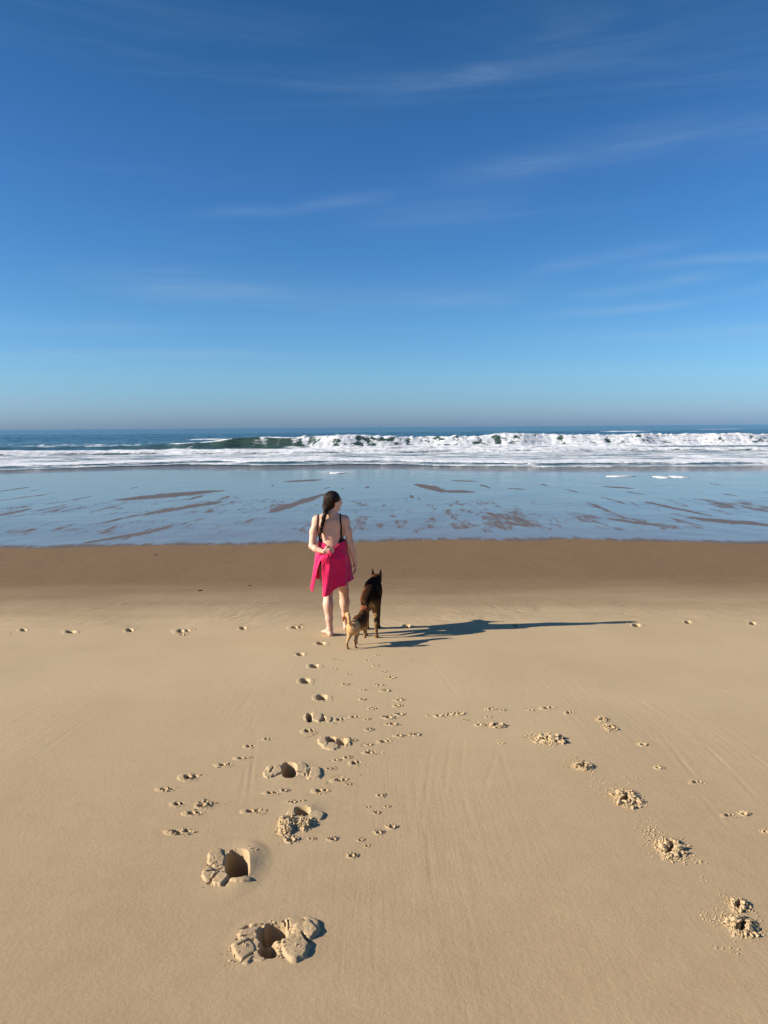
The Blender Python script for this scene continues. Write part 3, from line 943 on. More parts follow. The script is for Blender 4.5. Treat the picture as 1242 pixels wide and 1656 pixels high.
M_FOAM = plain_material('sea_foam', (.74, .74, .74), .7, .2)
for (px, py, w, lab) in [(547, 765, 26, 'scrap of white foam left on the wet sand above the woman'), (1004, 770.5, 42, 'thin pale line of foam on the wet sand, leftmost of the right-hand three'),
                         (1070, 772, 20, 'white patch of foam on the wet sand, middle of the right-hand three'), (1098, 771.5, 24, 'white patch of foam on the wet sand, rightmost of the three')]:
    x, y = P0(px, py); m_ = y / F
    v = v0.copy(); th_ = np.arctan2(v[:, 1], v[:, 0])
    k_ = 1 + .45 * perlin(th_ * 2 + px, v[:, 2] * 2, 7)
    v = v * np.c_[k_, k_, np.ones(len(v))] * np.array([w * m_ * .5, .9 if w < 40 else .45, .035])
    o = mesh_obj('foam_patch', v, f0, M_FOAM, loc=(x, y, ground_at(x, y) + .012)); tag(o, lab, 'sea foam', 'foam scraps on the wet sand')

# ------------------------------------------------------------------ the sea with its breakers
rows = [0.0]
vals = []
yv = 0.0
u = fan_cols(700, 34, 1.25)
off = []
y_ = 0
while y_ < 30: off.append(y_); y_ += .22 if y_ < 8 else .26
while y_ < 75: off.append(y_); y_ += .27
while y_ < 400: off.append(y_); y_ += .004 * (y_ + 60) + .1
while y_ < 30000: off.append(y_); y_ *= 1.12
off = np.array(off)
X = (.62 * (62 + off))[:, None] * u[None, :]
xs = X[0]
Y = (off[:, None] + swash(np.clip(X, -90, 90)) * (1 - sst(off, 10, 26))[:, None] + 66 * sst(off, 10, 26)[:, None])
near = 1 - sst(Y, 300, 900)
yb = 129 + 3.5 * perlin(X / 22, X * 0 + 2, 81) + 1.0 * perlin(X / 5, X * 0, 82) + .02 * np.maximum(X, 0)
A = .45 + .35 * sst(X, -48, -34) + .95 * sst(X, -34, -22)
A = A * (1 + .12 * perlin(X / 6, X * 0 + 5, 83) + .22 * perlin(X / 15, X * 0 + 8, 104) * sst(X, -20, -10))
t = Y - yb
prof = np.where(t < 0, np.exp(-(t / 2.6) ** 2), np.exp(-(t / 8.0) ** 2))
Z = SEA_Z + A * prof
brk = sst(X, -17, -9) * (t > -6.5) * (t < 1.2)
brk = brk * (1 - sst(t, .1, 1.2)) * sst(t, -7, -5)
brkn = sst(X + 5 * perlin(X / 3, Y / 2, 88), -20, -12)
spike = np.maximum(perlin(X / 1.4, X * 0 + 9, 98) + .4 * perlin(X / .5, X * 0, 99), 0)
# turbulent lumps on the broken face
lump = fbm(X / 1.1, Y / 1.0, 4, 84, .6)
Z = Z + brk * (.15 * lump + .05) + brkn * .34 * spike * np.exp(-((t + .3) / .8) ** 2)
# bore lines closer in
y1 = 100 + 1.8 * perlin(X / 14, X * 0 + 7, 85) - 4 * sst(X, 38, 60)
t1 = Y - y1
Z = Z + (.42 + .10 * perlin(X / 4, X * 0 + 1, 86)) * np.where(t1 < 0, np.exp(-(t1 / 1.0) ** 2), np.exp(-(t1 / 6) ** 2))
y2 = swash(np.clip(X, -90, 90)) + 5 + 2.2 * perlin(X / 9, X * 0 + 3, 87)
t2 = Y - y2
Z = Z + .15 * np.where(t2 < 0, np.exp(-(t2 / .6) ** 2), np.exp(-(t2 / 3) ** 2))
chop = fbm(X / 5.5, Y / 3.0, 4, 91, .55)
Z = Z + chop * (.16 * sst(off, 14, 60)[:, None] + .012) * (1 + .5 * sst(Y, 150, 300)) * near
Z = Z + .35 * near * sst(Y, 150, 190) * np.sin(Y / 9.0 + 1.2 * perlin(X / 60, Y / 60, 92)) * .8
foam = np.zeros_like(X)
foam = np.maximum(foam, brkn * (t > -7) * (1 - sst(t, -.3, 1.0)) * (.60 + .9 * lump * (t > -3.5) + .45 * perlin(X / 2.6, Y / 4, 95) * (t > -3.5) + .20 * sst(X, 0, 30) + .35 * perlin(X / 1.2, Y / 7, 105) * (t > -3.5) + .5 * np.exp(-((t) / .5) ** 2)))
gap = sst(t, -9, -5)
# foam between bores
mid1 = sst(t1, -1.2, -.4) * (1 - sst(t1, 20, 27)) * (1 - .95 * sst(X + 4 * perlin(X / 9, Y / 5, 102), 38, 50) * sst(t1, 1, 3))
foam = np.maximum(foam, mid1 * (1.06 - .020 * np.clip(t1, 0, 30) + .42 * perlin(X / 3.5, Y / 2.2, 101) * sst(t1, 1, 5)))
mid2 = sst(t2, -.7, -.1) * (1 - sst(t2, 6, 13))
foam = np.maximum(foam, mid2 * (1.05 - .03 * np.clip(t2, 0, 12) + .55 * perlin(X / 4, Y / 2.5, 103) * sst(t2, 1, 4)))
foam = np.maximum(foam, (.46 + .06 * sst(off, 6, 12)[:, None]) * sst(off, .2, 1.0)[:, None] * (t1 < 0) * (1 + .40 * perlin(X / 6, Y / 2.0, 93)))
edge_line = np.exp(-((off[:, None] - .55) / .45) ** 2)
foam = np.maximum(foam, edge_line * (.95 - .25 * sst(perlin(X / 3, X * 0, 94), -.1, .4)))
foam = np.maximum(foam, (.16 + .5 * perlin(X / 1.6, Y / 5, 106)) * (X < -10) * (X > -36) * (t > -5) * (t < .5))
# unbroken green shoulder: thin crest of white, small whitecaps further left
foam = np.maximum(foam, .85 * np.exp(-((t + .2) / .7) ** 2) * sst(perlin(X / 5, X * 0 + 4, 96), -.15, .1) * (X < -8) * (X > -60))
foam = np.maximum(foam, .85 * sst(fbm(X / 5, Y / 4, 4, 97), .06, .24) * (X < -18) * sst(Y, 128, 134) * (1 - sst(Y, 160, 190)))
wx, wy = P0(262, 706, SEA_Z)
foam = np.maximum(foam, 1.2 * np.exp(-((X - wx) / 6.5) ** 4 - ((Y - wy) / 7) ** 4))
for q in ((1160, 694), (345, 711), (1010, 698), (1220, 691.5)):
    wx, wy = P0(q[0], q[1], SEA_Z)
    foam = np.maximum(foam, .66 * np.exp(-((X - wx) / (.04 * wy)) ** 4 - ((Y - wy) / (.03 * wy)) ** 2))
foam = np.maximum(foam, .28 * sst(chop, .15, .5) * (1 - sst(Y, 200, 420)))
face = prof * (1 - sst(np.abs(t + 2), 3, 9)) * sst(A, .6, 1.2)
Z[0] = SEA_Z - .06
Z[1] = np.minimum(Z[1], SEA_Z + .03)
sea = mesh_obj('sea', np.c_[X.ravel(), Y.ravel(), Z.ravel()], grid_faces(*X.shape), M_SEA, attrs={'foam': foam.ravel(), 'face': face.ravel()})
tag(sea, 'blue green sea with white breakers rolling onto the beach', kind='structure')


# ------------------------------------------------------------------ smooth organic bodies
class Body:
    def __init__(s, lo, hi, h):
        s.lo = np.array(lo, float); s.h = h
        s.n = np.ceil((np.array(hi) - s.lo) / h).astype(int) + 1
        s.F = np.full(s.n, 1.0, dtype=np.float32)
        s.ax = [s.lo[i] + h * np.arange(s.n[i]) for i in range(3)]

    def _win(s, lo, hi):
        sl = []
        for i in range(3):
            a = int(np.clip(math.floor((lo[i] - s.lo[i]) / s.h), 0, s.n[i] - 1)); b = int(np.clip(math.ceil((hi[i] - s.lo[i]) / s.h) + 1, a + 1, s.n[i]))
            sl.append(slice(a, b))
        g = np.meshgrid(*[s.ax[i][sl[i]] for i in range(3)], indexing='ij')
        return tuple(sl), g

    def _put(s, sl, d, k, cut=False):
        f = s.F[sl]
        if cut:
            s.F[sl] = np.maximum(f, -d)
        elif k <= 0:
            s.F[sl] = np.minimum(f, d)
        else:
            h = np.clip(.5 + .5 * (d - f) / k, 0, 1)
            s.F[sl] = d * (1 - h) + f * h - k * h * (1 - h)

    def cone(s, a, b, ra, rb, k=.02):
        a = np.array(a, float); b = np.array(b, float); m = max(ra, rb) + k + 2 * s.h
        sl, g = s._win(np.minimum(a, b) - m, np.maximum(a, b) + m)
        ba = b - a; L = ba @ ba
        p = [g[i] - a[i] for i in range(3)]
        t = np.clip((p[0] * ba[0] + p[1] * ba[1] + p[2] * ba[2]) / max(L, 1e-9), 0, 1)
        d = np.sqrt(sum((p[i] - t * ba[i]) ** 2 for i in range(3))) - (ra + (rb - ra) * t)
        s._put(sl, d, k)

    def chain(s, pts, radii, k=.02):
        for i in range(len(pts) - 1): s.cone(pts[i], pts[i + 1], radii[i], radii[i + 1], k)

    def ell(s, c, r, k=.02, rot=None, cut=False):
        c = np.array(c, float); r = np.array(r, float); m = r.max() + k + 2 * s.h
        sl, g = s._win(c - m, c + m)
        p = np.stack([g[i] - c[i] for i in range(3)], -1)
        if rot is not None: p = p @ np.array(rot)
        k0 = np.sqrt(((p / r) ** 2).sum(-1)); k1 = np.sqrt(((p / r ** 2) ** 2).sum(-1))
        s._put(sl, k0 * (k0 - 1) / np.maximum(k1, 1e-6), k, cut)

    def sample(s, Pn):
        q = (Pn - s.lo) / s.h; i = np.clip(np.floor(q).astype(int), 0, s.n - 2); f = q - i
        r = 0
        for a in (0, 1):
            for b in (0, 1):
                for c in (0, 1):
                    w = (f[:, 0] if a else 1 - f[:, 0]) * (f[:, 1] if b else 1 - f[:, 1]) * (f[:, 2] if c else 1 - f[:, 2])
                    r = r + w * s.F[i[:, 0] + a, i[:, 1] + b, i[:, 2] + c]
        return r

    def mesh(s, G=None):
        Fd = s.F if G is None else G
        n = Fd.shape; ins = Fd < 0
        c = np.zeros((n[0] - 1, n[1] - 1, n[2] - 1), int)
        for a in (0, 1):
            for b in (0, 1):
                for d in (0, 1):
                    c += ins[a:n[0] - 1 + a, b:n[1] - 1 + b, d:n[2] - 1 + d]
        act = (c > 0) & (c < 8)
        I = np.argwhere(act); idx = np.full(act.shape, -1); idx[act] = np.arange(len(I))
        acc = np.zeros((len(I), 3)); cnt = np.zeros(len(I))
        cs = [(a, b, d) for a in (0, 1) for b in (0, 1) for d in (0, 1)]
        for p in cs:
            for ax in range(3):
                if p[ax]: continue
                q = list(p); q[ax] = 1
                fa = Fd[I[:, 0] + p[0], I[:, 1] + p[1], I[:, 2] + p[2]]; fb = Fd[I[:, 0] + q[0], I[:, 1] + q[1], I[:, 2] + q[2]]
                m = (fa < 0) != (fb < 0)
                t = np.where(m, fa / np.where(m, fa - fb, 1), 0)
                pt = np.tile(np.array(p, float), (len(I), 1)); pt[:, ax] = t
                acc[m] += pt[m]; cnt[m] += 1
        V = s.lo + s.h * (I + acc / cnt[:, None])
        Q = []
        for ax in range(3):
            sl0 = [slice(None)] * 3; sl1 = [slice(None)] * 3
            sl0[ax] = slice(0, n[ax] - 1); sl1[ax] = slice(1, n[ax])
            A_, B_ = ins[tuple(sl0)], ins[tuple(sl1)]
            E = np.argwhere(A_ != B_)
            o1, o2 = [a for a in range(3) if a != ax]
            E = E[(E[:, o1] > 0) & (E[:, o2] > 0) & (E[:, o1] < n[o1] - 1) & (E[:, o2] < n[o2] - 1)]
            flip = A_[E[:, 0], E[:, 1], E[:, 2]]
            def cell(d1, d2):
                e = E.copy(); e[:, o1] -= d1; e[:, o2] -= d2
                return idx[e[:, 0], e[:, 1], e[:, 2]]
            q = np.stack([cell(1, 1), cell(0, 1), cell(0, 0), cell(1, 0)], 1)
            if ax == 1: flip = ~flip
            q[~flip] = q[~flip][:, ::-1]
            Q.append(q)
        Q = np.concatenate(Q); Q = Q[(Q >= 0).all(1)]
        return V, Q


def relax(V, Q, it=2, w=.5):
    e = np.concatenate([Q[:, [0, 1]], Q[:, [1, 2]], Q[:, [2, 3]], Q[:, [3, 0]]])
    for _ in range(it):
        S = np.zeros_like(V); N = np.zeros(len(V))
        for a, b in ((0, 1), (1, 0)):
            for c in range(3): S[:, c] += np.bincount(e[:, a], V[e[:, b], c], len(V))
            N += np.bincount(e[:, a], minlength=len(V))
        V = V * (1 - w) + w * S / np.maximum(N, 1)[:, None]
    return V


def rotz(a):
    c, s_ = math.cos(a), math.sin(a)
    return np.array([[c, -s_, 0], [s_, c, 0], [0, 0, 1]])


def ground_z(x, y):
    return float(base_h(np.array([x]), np.array([y]))[0])


# ------------------------------------------------------------------ the woman
wx, wy = P0(543, 1027.5)
wz = ground_z(wx, wy)
person = bpy.data.objects.new('person', None); COL.objects.link(person)
person.location = (wx, wy, wz)
tag(person, 'barefoot woman walking towards the sea with a pink towel wrapped round her hips', 'woman')

TC = (-.045, .18)                                   # torso axis
def torso(B):
    B.ell((-.032, .185, .93), (.165, .125, .125), .03)             # pelvis
    B.ell((-.098, .130, .875), (.088, .085, .095), .04); B.ell((.038, .130, .875), (.088, .085, .095), .04)   # seat
    B.cone((-.038, .185, .98), (-.046, .18, 1.12), .128, .118, .05)   # waist
    B.ell((-.047, .18, 1.04), (.148, .108, .10), .04)
    B.ell((-.05, .178, 1.20), (.150, .100, .155), .05)              # rib cage
    B.ell((-.05, .165, 1.30), (.165, .078, .085), .04)              # shoulder blades
    B.cone((-.205, .17, 1.325), (.105, .17, 1.325), .050, .050, .05)
    B.ell((-.110, .262, 1.185), (.062, .055, .058), .03); B.ell((.012, .262, 1.185), (.062, .055, .058), .03)  # bust
    B.ell((-.118, .098, 1.255), (.048, .020, .075), .03); B.ell((.022, .098, 1.255), (.048, .020, .075), .03)
    B.cone((-.13, .172, 1.355), (-.045, .172, 1.395), .036, .045, .04)
    B.cone((.03, .172, 1.355), (-.045, .172, 1.395), .036, .045, .04)


lo, hi = (-.34, -.12, -.08), (.30, .62, 1.70)
B = Body(lo, hi, .0055)
torso(B)
# neck and head; the head is turned to the right
B.cone((-.042, .172, 1.38), (-.026, .180, 1.475), .052, .048, .03)
yaw = math.radians(-62); RH = rotz(yaw)             # face looks along +x and a little away
hc = np.array((-.014, .178, 1.535))
def hp(x, y, z): return tuple(hc + RH @ np.array((x, y, z)))      # x right ear, y face forward, z up
B.ell(hp(0, -.012, .022), (.074, .092, .090), .015, RH)
B.ell(hp(0, .020, -.030), (.060, .066, .078), .03, RH)
B.cone(hp(0, .045, -.085), hp(0, .060, -.092), .024, .018, .025)  # chin
B.cone(hp(0, .083, .012), hp(0, .102, -.022), .009, .012, .010)   # nose
B.ell(hp(-.030, .074, -.018), (.020, .014, .018), .02, RH); B.ell(hp(.030, .074, -.018), (.020, .014, .018), .02, RH)
B.ell(hp(0, .080, .030), (.045, .012, .010), .015, RH)            # brow
B.ell(hp(-.074, -.008, -.008), (.007, .018, .028), .006, RH); B.ell(hp(.074, -.008, -.008), (.007, .018, .028), .006, RH)
# left arm, elbow out, forearm folded behind the back
SL, EL, WL = (-.205, .168, 1.320), (-.262, .085, 1.035), (-.120, -.032, .985)
B.ell((-.210, .168, 1.314), (.050, .048, .055), .03)
B.chain([SL, (-.245, .135, 1.19), EL], [.050, .046, .039], .025)
B.chain([EL, (-.215, .035, 1.008), WL], [.038, .037, .024], .015)
def hand(B, w, fwd, side, down, curl, sc=1.0):
    """palm from the wrist along fwd; side points to the thumb; down is the palm's inside"""
    w = np.array(w); f = np.array(fwd) / np.linalg.norm(fwd)
    sd = np.array(side, float); sd -= (sd @ f) * f; sd /= np.linalg.norm(sd)
    dn = np.array(down, float); dn -= (dn @ f) * f + (dn @ sd) * sd; dn /= np.linalg.norm(dn)
    Rm = np.stack([sd, f, dn], 1)
    B.ell(w + f * .045 * sc, (.038 * sc, .048 * sc, .016 * sc), .012, Rm)
    for j, (o, L, r) in enumerate(((.029, .068, .0088), (.010, .076, .0090), (-.010, .070, .0087), (-.028, .056, .0080))):
        p = w + sd * o * sc + f * (.078 - abs(o) * .25) * sc
        q0 = w + sd * o * .7 * sc + f * .045 * sc
        c1, c2 = curl * .6, curl * 1.6
        p1 = p + (f * math.cos(c1) + dn * math.sin(c1)) * L * .5 * sc
        p2 = p1 + (f * math.cos(c2) + dn * math.sin(c2)) * L * .5 * sc
        B.chain([q0, p, p1, p2], [r * 1.1 * sc, r * 1.05 * sc, r * sc, r * .85 * sc], .004)
    t0 = w + sd * .022 * sc + f * .018 * sc
    t1 = t0 + (sd * .75 + f * .6 + dn * .25) * .038 * sc
    t2 = t1 + (sd * .25 + f * .85 + dn * .45) * .032 * sc
    B.chain([t0, t1, t2], [.015 * sc, .0115 * sc, .009 * sc], .006)
hand(B, WL, (.95, -.10, .10), (.1, -.1, 1), (0, 1, -.1), .95)
# right arm hanging, hand relaxed
SR, ER, WR = (.108, .170, 1.320), (.172, .150, 1.045), (.222, .190, .825)
B.ell((.114, .168, 1.314), (.050, .048, .055), .03)
B.chain([SR, (.148, .158, 1.19), ER], [.050, .045, .038], .025)
B.chain([ER, (.196, .168, .955), WR], [.038, .036, .023], .015)
hand(B, WR, (.14, .08, -1), (-.15, 1, 0), (-1, -.1, -.1), .45)
# legs: left planted near the viewer, right one step ahead
B.ell((-.105, .165, .80), (.092, .098, .12), .04); B.ell((.045, .20, .80), (.092, .098, .12), .04)
B.chain([(-.105, .165, .82), (-.100, .125, .64), (-.090, .085, .475)], [.098, .078, .056], .03)
B.chain([(-.090, .085, .475), (-.086, .038, .36), (-.074, .012, .20), (-.066, .002, .085)], [.053, .057, .041, .031], .02)
B.ell((-.084, .022, .345), (.050, .054, .10), .02)
B.chain([(.045, .205, .82), (.070, .265, .63), (.082, .335, .455)], [.098, .078, .056], .03)
B.chain([(.082, .335, .455), (.088, .36, .31), (.094, .40, .15), (.096, .425, .045)], [.053, .057, .040, .031], .02)
B.ell((.087, .345, .30), (.050, .054, .10), .02)
def foot(B, heel, dirv, g):
    d = np.array((*dirv, 0.)); d /= np.linalg.norm(d); s_ = np.array((-d[1], d[0], 0)); h = np.array(heel)
    up = np.array((0, 0, 1.))
    B.cone(h + up * .028, h + d * .03 + up * .075, .029, .032, .02)
    B.cone(h + up * .024, h + d * .10 + up * .028 + s_ * 0, .027, .030, .02)
    B.cone(h + d * .03 + up * .07, h + d * .14 + up * .030, .028, .022, .03)
    B.cone(h + d * .14 + up * .018 - s_ * .018, h + d * .165 + up * .016 + s_ * .02, .020, .020, .02)
    for o, L, r in ((.030, .212, .0115), (.011, .208, .0088), (-.005, .198, .0082), (-.019, .186, .0078), (-.031, .172, .0075)):
        B.cone(h + d * .15 + s_ * o * .9 + up * .014, h + d * L + s_ * o * 1.1 + up * .011, r * 1.1, r, .006)
foot(B, (-.058, -.022, 0.002), (-.42, 1.0), 0)
foot(B, (.097, .412, -.036), (.12, 1.0), 0)
V, Q = B.mesh()
V = relax(V, Q, 2, .5)
mesh_obj('body', V, Q, M_SKIN, person)

# swimsuit: low-backed, thin straps
T = Body((-.30, -.06, .72), (.22, .42, 1.46), .0055)
torso(T)
T.chain([(-.105, .165, .82), (-.100, .14, .70)], [.098, .088], .03)
T.chain([(.045, .205, .82), (.06, .25, .70)], [.098, .088], .03)
T.ell((-.210, .168, 1.314), (.050, .048, .055), .03)
T.cone((-.205, .168, 1.320), (-.245, .135, 1.19), .050, .046, .025)
T.ell((.114, .168, 1.314), (.050, .048, .055), .03)
T.cone((.108, .170, 1.320), (.148, .158, 1.19), .050, .045, .025)
gx, gy, gz = np.meshgrid(*T.ax, indexing='ij')
rx = gx + .050
back_edge = 1.028 + 3.2 * rx ** 2 + 60 * np.maximum(np.abs(rx) - .07, 0) ** 2
front_edge = 1.20 + .05 * np.abs(rx) * 4
back_edge = np.minimum(back_edge, 1.115)
edge = np.where(gy < .19, back_edge, front_edge)
reg = gz - edge
def band(x0, z0, x1, z1, w, back):
    dx_, dz_ = x1 - x0, z1 - z0; L = dx_ * dx_ + dz_ * dz_
    t = np.clip(((rx - x0) * dx_ + (gz - z0) * dz_) / L, 0, 1)
    d = np.hypot(rx - x0 - t * dx_, gz - z0 - t * dz_) - w
    return np.where((gy < .20) == back, d, 1.0)
for b in [band(.118, 1.06, .124, 1.24, .010, True), band(.124, 1.24, .110, 1.42, .009, True), band(-.122, 1.07, -.152, 1.20, .009, True), band(-.152, 1.20, -.142, 1.43, .008, True),
          band(.095, 1.18, .11, 1.42, .010, False), band(-.12, 1.18, -.145, 1.42, .009, False)]:
    reg = np.minimum(reg, b)
leg_open = .80 + 0 * gz
reg = np.maximum(reg, leg_open - gz)
reg = np.maximum(reg, np.abs(rx) - np.where(gz > 1.12, .19, .158))
off_ = np.maximum(T.F - .0055, reg)
V, Q = T.mesh(np.where((gz < .975) & (gx > -.02) & (gy < .30), 1.0, off_).astype(np.float32))
mesh_obj('swimsuit', relax(V, Q, 1, .4), Q, M_SUIT, person)

# hair pulled to the left into a long tail
Hh = Body((-.32, -.10, 1.05), (.14, .36, 1.70), .0050)
Hh.ell(hp(0, -.022, .030), (.087, .100, .098), .01, RH)
Hh.ell(hp(-.01, -.052, -.020), (.080, .062, .080), .03, RH)
Hh.ell(hp(0, .115, -.035), (.095, .062, .085), 0, RH, cut=True)       # keep the face free
Hh.ell(hp(.075, .035, -.045), (.055, .050, .050), 0, RH, cut=True)
tail = [hp(-.030, -.095, -.045), (-.098, .085, 1.425), (-.122, .060, 1.36), (-.142, .062, 1.28), (-.158, .066, 1.20), (-.170, .060, 1.125)]
Hh.chain(tail, [.036, .026, .021, .018, .014, .005], .02)
for j in range(9):
    z = 1.44 - j * .034; f_ = j / 9
    x = np.interp(z, [1.12, 1.20, 1.28, 1.36, 1.43], [-.170, -.158, -.142, -.122, -.098]); sgn = 1 if j % 2 else -1
    Hh.ell((x + sgn * .008, .054, z), (.014 * (1.2 - .6 * f_), .016, .022), .010)
V, Q = Hh.mesh()
V = relax(V, Q, 1, .4)
mesh_obj('hair', V, Q, M_HAIR, person)

def ball(name, c, r, mat, parent, rot=None):
    v = v0 * np.array(r)
    if rot is not None: v = v @ np.array(rot).T
    return mesh_obj(name, v + np.array(c), f0, mat, parent)
for sx_ in (-1, 1):
    ball('eye', hp(.030 * sx_, .080, .008), (.012, .008, .008), M_EYE, person, RH)
    ball('pupil', hp(.030 * sx_, .087, .008), (.005, .003, .005), M_DARK, person, RH)
    ball('eyebrow', hp(.031 * sx_, .089, .028), (.018, .004, .003), M_HAIR, person, RH)
ball('lips', hp(0, .090, -.048), (.021, .007, .008), M_LIP, person, RH)

# towel wrapped round the hips, open at the back left where the hand holds it
nth, ns = 300, 110
S = np.linspace(0, 1, ns)[:, None] * np.ones((1, nth))
K = np.linspace(0, 1, nth)[None, :] * np.ones((ns, 1))
ta = np.interp(S, [0, .16, .35, .5, .75, 1.0], [-5, -12, -27, -28, -24, -22])      # free edge of the right-hand panel
tb = np.interp(S, [0, .16, .35, .5, .75, 1.0], [-10, -14, -36, -43, -50, -56])     # free edge of the left-hand panel
TH = np.radians(ta + K * ((360 + tb) - ta))
deg = (np.degrees(TH) + 180) % 360 - 180
ztop = np.interp(deg, [-180, -100, -60, -35, -8, 0, 30, 55, 90, 140, 180], [1.08, 1.085, 1.088, 1.075, 1.000, 1.005, 1.060, 1.085, 1.09, 1.085, 1.08])
zbot = np.interp(deg, [-180, -120, -85, -70, -56, -45, -28, -14, -3, 10, 25, 50, 90, 140, 180], [.60, .60, .60, .57, .505, .49, .475, .470, .485, .54, .565, .590, .615, .61, .60])
ZT = ztop + (zbot - ztop) * S
rxp = np.interp(ZT, [.47, .60, .75, .90, 1.0, 1.09], [.236, .232, .218, .200, .176, .161])
rym = np.interp(ZT, [.47, .60, .75, .90, 1.0, 1.09], [.210, .210, .214, .208, .158, .124])   # back
ryp = np.interp(ZT, [.47, .60, .75, .90, 1.0, 1.09], [.270, .255, .220, .170, .150, .140])   # front
ryy = np.where(np.cos(TH) > 0, rym, ryp)
down = S ** 1.3
fold = (.018 * np.sin(TH * 7 + 1.2 + 2.0 * S) + .010 * np.sin(TH * 13 + 4 * S + .5)) * down
fold += .006 * perlin(TH * 3, ZT * 9, 51)
# creases running to the gathered point by the hand
gth = np.radians(deg + 12); hz = 1.0 - ZT
ang_ = np.arctan2(gth * .2, hz + .05)
fold += .0095 * np.sin(ang_ * 13) * np.exp(-((gth * .2) ** 2 + (hz) ** 2) / .045) * sst(S, .02, .2)
rad_edge = .012 * np.exp(-(K / .03) ** 2) + .018 * np.exp(-((1 - K) / .025) ** 2)
gxs = -.036 - .012 * S
Xt = gxs + (rxp + fold + rad_edge) * np.sin(TH)
Yt = .185 - (ryy + fold + rad_edge + .010 * np.exp(-(K / .05) ** 2)) * np.cos(TH)
Yt = Yt - .014 * np.exp(-((deg + 12) / 16) ** 2) * np.exp(-((ZT - .98) / .07) ** 2)
Yt = Yt + .16 * (Xt + .05) * (Yt < .25) * sst(.95 - ZT, 0, .18)
V = np.c_[Xt.ravel(), Yt.ravel(), ZT.ravel()]
tw = mesh_obj('towel', V, grid_faces(ns, nth), M_TOWEL, person)
sm = tw.modifiers.new('thickness', 'SOLIDIFY'); sm.thickness = .007; sm.offset = 1
# rolled edge gathered in the fist and hanging down the opening
RB = Body((-.24, -.16, .60), (.06, .14, 1.12), .0045)
pts = [(.055, .062, 1.058), (.020, .042, 1.030), (-.020, .006, 1.005), (-.052, -.030, .985), (-.080, -.040, .955), (-.112, -.030, .915), (-.137, -.022, .870), (-.145, -.012, .825)]
RB.chain(pts, [.006, .008, .010, .015, .014, .012, .010, .006], .008)
RB.chain([(-.052, -.032, .985), (-.068, -.048, .945), (-.105, -.044, .885), (-.125, -.036, .845)], [.012, .010, .008, .005], .003)
RB.chain([(-.052, -.050, .990), (-.035, -.052, .965), (-.050, -.052, .930)], [.012, .010, .005], .004)
V, Q = RB.mesh()
mesh_obj('towel_fold', relax(V, Q, 1, .3), Q, M_TOWEL, person)


# ------------------------------------------------------------------ dogs
def finish_dog(B, name, loc, yaw_, colour, label, noise_amp, seed):
    V, Q = B.mesh(); V = relax(V, Q, 1, .4)
    col = colour(V)
    V = V + 0
    o = mesh_obj(name, V, Q, M_FUR, attrs={'fur': np.clip(col, 0, 1)})
    o.location = loc; o.rotation_euler = (0, 0, yaw_)
    tag(o, label, 'dog')
    return o


def paw(B, c, d=(0, 1), s=1.0):
    c = np.array(c, float); f = np.array((*d, 0.)); f /= np.linalg.norm(f); r = np.array((f[1], -f[0], 0))
    B.ell(c + f * .012 * s + np.array((0, 0, .018 * s)), (.026 * s, .034 * s, .019 * s), .012 * s)
    for o in (-.018, -.006, .006, .018):
        B.cone(c + f * .02 * s + r * o * s + np.array((0, 0, .015 * s)), c + f * (.048 - abs(o) * .5) * s + r * o * 1.15 * s + np.array((0, 0, .011 * s)), .010 * s, .009 * s, .004 * s)


# big dog: tall, dark, prick-eared, seen from behind
dxp, dyp = P0(598, 1031)
BD = Body((-.24, -.22, -.14), (.26, 1.16, .82), .0068)
BD.ell((-.005, .08, .475), (.088, .13, .112), .05)                    # croup
BD.cone((0, .10, .48), (.01, .42, .455), .088, .092, .06)             # loin
BD.ell((.015, .52, .420), (.100, .20, .140), .06)                     # chest
BD.ell((.012, .62, .44), (.096, .12, .120), .05)                      # withers
BD.cone((.018, .64, .46), (.045, .77, .500), .088, .076, .05)          # neck
hd = np.array((.058, .815, .510)); RD = rotz(math.radians(-12))
def dp(x, y, z): return tuple(hd + RD @ np.array((x, y, z)))
BD.ell(dp(0, 0, 0), (.068, .078, .064), .03, RD)
BD.cone(dp(0, .05, -.015), dp(0, .165, -.040), .040, .024, .02)       # muzzle
BD.ell(dp(0, .172, -.034), (.014, .012, .011), .004, RD)
for sx_ in (-1, 1):                                                   # upright ears
    BD.cone(dp(.046 * sx_, -.01, .040), dp(.062 * sx_, -.005, .130), .027, .005, .010)
    BD.cone(dp(.056 * sx_, -.01, .040), dp(.064 * sx_, -.005, .102), .018, .006, .008)
# hind legs: knee forward, hock back, upright shank
for sx_, fy, fx in ((1, -.02, .075), (-1, .10, -.070)):
    gz_ = -.096 * fy - .002
    BD.ell((.055 * sx_, .075, .415), (.062, .10, .125), .04)
    BD.chain([(.060 * sx_, .09, .42), (fx * .95, fy + .135, .300), (fx, fy - .035, .175)], [.078, .050, .027], .03)
    BD.chain([(fx, fy - .035, .178), (fx, fy - .012, .085), (fx, fy, .035 + gz_)], [.024, .018, .019], .012)
    paw(BD, (fx, fy, gz_))
for sx_, fy, fx in ((1, .66, .085), (-1, .55, -.065)):
    gz_ = -.096 * fy - .002
    BD.ell((.072 * sx_ + .01, .60, .40), (.050, .075, .12), .04)
    BD.chain([(.075 * sx_ + .01, .60, .40), (fx, fy * .5 + .27, .265), (fx, fy - .01, .12), (fx, fy, .035 + gz_)], [.052, .034, .022, .019], .02)
    paw(BD, (fx, fy, gz_))
BD.chain([(-.012, -.035, .515), (-.035, -.085, .46), (-.062, -.095, .38), (-.075, -.075, .29), (-.078, -.06, .215)], [.030, .030, .033, .030, .012], .015)
